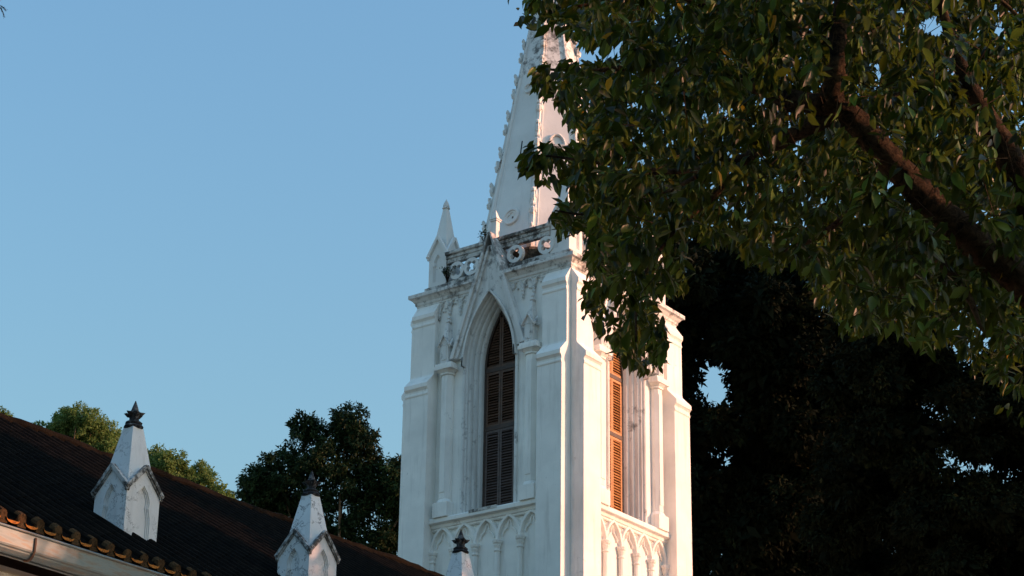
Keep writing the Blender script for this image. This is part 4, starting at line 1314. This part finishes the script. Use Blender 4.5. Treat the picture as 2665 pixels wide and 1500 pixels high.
ou = rng.uniform(600,2900,NO); od = rng.uniform(4.0,12.5,NO)
oz = rng.uniform(10.5,14.0,NO)
OP = np.array([at(u_, 725, d_) for u_, d_ in zip(ou, od)]); OP[:,2] = oz
vis = px(OP)[1] < -500
OP = OP[vis]-tb3; NO = len(OP)
leaf_mesh('overhead_shade', M['leaf'], tree, OP, rand_unit(NO)*0.8+np.array([0,0,-0.4]), rand_unit(NO)+np.array([0,0,0.8]), rng.uniform(0.16,0.30,NO), rng.uniform(0.09,0.15,NO), rng.uniform(0,0.9,NO), detail=False)
for k_ in range(6):
    q = MB(); e_ = OP[rng.integers(0,NO)]; st_ = at(2118,-40,15.2)-tb3
    q.tube([st_, st_*0.6+e_*0.4+np.array([0,0,1.2]), e_*0.8+st_*0.2+np.array([0,0,0.4]), e_], [0.07,0.05,0.03,0.01], 6, bump=0.06)
    q.build('branch', M['bark'], tree, smooth=True)
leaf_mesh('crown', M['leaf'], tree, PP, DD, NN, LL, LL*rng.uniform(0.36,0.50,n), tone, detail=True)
tw_.build('twigs', M['bark'], tree, recalc=False)

# ---- plants rooted on the tower's parapet
def ledge_plant(name, label, loc, n, spread, h, stems, seed):
    r2 = np.random.default_rng(seed)
    t = thing(name, label, 'plant', loc, 'plants rooted on the parapet')
    q = MB(); P, D_, Nn = [], [], []
    for i in range(stems):
        d = np.array([r2.normal()*spread, r2.normal()*spread*0.7, h*r2.uniform(0.6,1.0)])
        m_ = d*0.5+np.array([r2.normal()*0.03, r2.normal()*0.03, 0.05])
        q.tube([(0,0,-0.03), m_, d], [0.010,0.007,0.003], 5)
        for k in range(n//stems):
            s_ = r2.uniform(0.45,1.0); p = (m_*(1-(s_-0.45)/0.55)+d*((s_-0.45)/0.55))+r2.normal(size=3)*0.035
            P.append(p); v = r2.normal(size=3); D_.append(v/np.linalg.norm(v)+np.array([0,0,-0.2])); Nn.append(r2.normal(size=3)+np.array([0,0,0.8]))
    q.build('stem', M['bark'], t)
    P, D_, Nn = np.array(P), np.array(D_), np.array(Nn)
    L = r2.uniform(0.04,0.075,len(P))
    leaf_mesh('foliage', M['leaf_mid'], t, P, D_, Nn, L, L*0.5, r2.uniform(0,0.9,len(P)), detail=True)
ledge_plant('ledge_plant', 'small leafy plant sprouting from the top of the white parapet rail', (-0.42,-2.1,23.41), 70, 0.16, 0.42, 7, 1)
ledge_plant('ledge_plant', 'dark tuft of weeds at the foot of the left corner pinnacle, beside the quatrefoil ring', (-1.50,-2.17,22.62), 170, 0.075, 0.40, 16, 2)

# ---- tip of a needle-leaved branch entering at the top left corner
nb_ = at(-420, 60, 30); nbase = (nb_[0], nb_[1], 0)
nt3 = np.array(nbase)
nd = thing('needle_tree', 'needle-leaved tree whose branch tip pokes in at the top left corner', 'tree', nbase)
q = MB()
ztop = at(-420,-120,30)[2]
q.tube([(0,0,-0.1),(0.05,0,ztop*0.5),(0,0.05,ztop),(0,0,ztop+3)], [0.24,0.19,0.12,0.03], 9, bump=0.05)
q.build('trunk', M['bark'], nd, smooth=True)
q = MB()
for pts in ([(-420,-120,7),(-250,-60,5),(-120,-20,3.2),(-30,5,2.0),(3,22,1.4),(8,33,1.0),(11,44,0.6)], [(-30,5,1.4),(4,16,0.9),(11,22,0.7),(15,26,0.4)], [(-120,-20,2),(-60,-40,1.2),(-10,-30,0.7)]):
    q.tube([at(u,v,30)-nt3 for u,v,_ in pts], [r_*30/5437.0 for *_,r_ in pts], 6)
q.build('branch', M['bark'], nd)
P, D_ = [], []
for (u0,v0,u1,v1) in ((-30,5,3,22),(3,22,11,44),(-30,5,4,16),(4,16,15,26),(-120,-20,-30,5),(-60,-40,-10,-30)):
    for k in range(60):
        s_ = rng.uniform(); P.append(at(u0+(u1-u0)*s_, v0+(v1-v0)*s_, 30)-nt3)
        a_ = at(u1,v1,30)-at(u0,v0,30); a_ /= np.linalg.norm(a_); D_.append(a_*0.8+rand_unit(1)[0]*0.7)
P, D_ = np.array(P), np.array(D_)
L = rng.uniform(0.018,0.035,len(P))
leaf_mesh('needles', M['leaf_bg'], nd, P, D_, rand_unit(len(P)), L, L*0.16, rng.uniform(0,0.9,len(P)), detail=False)
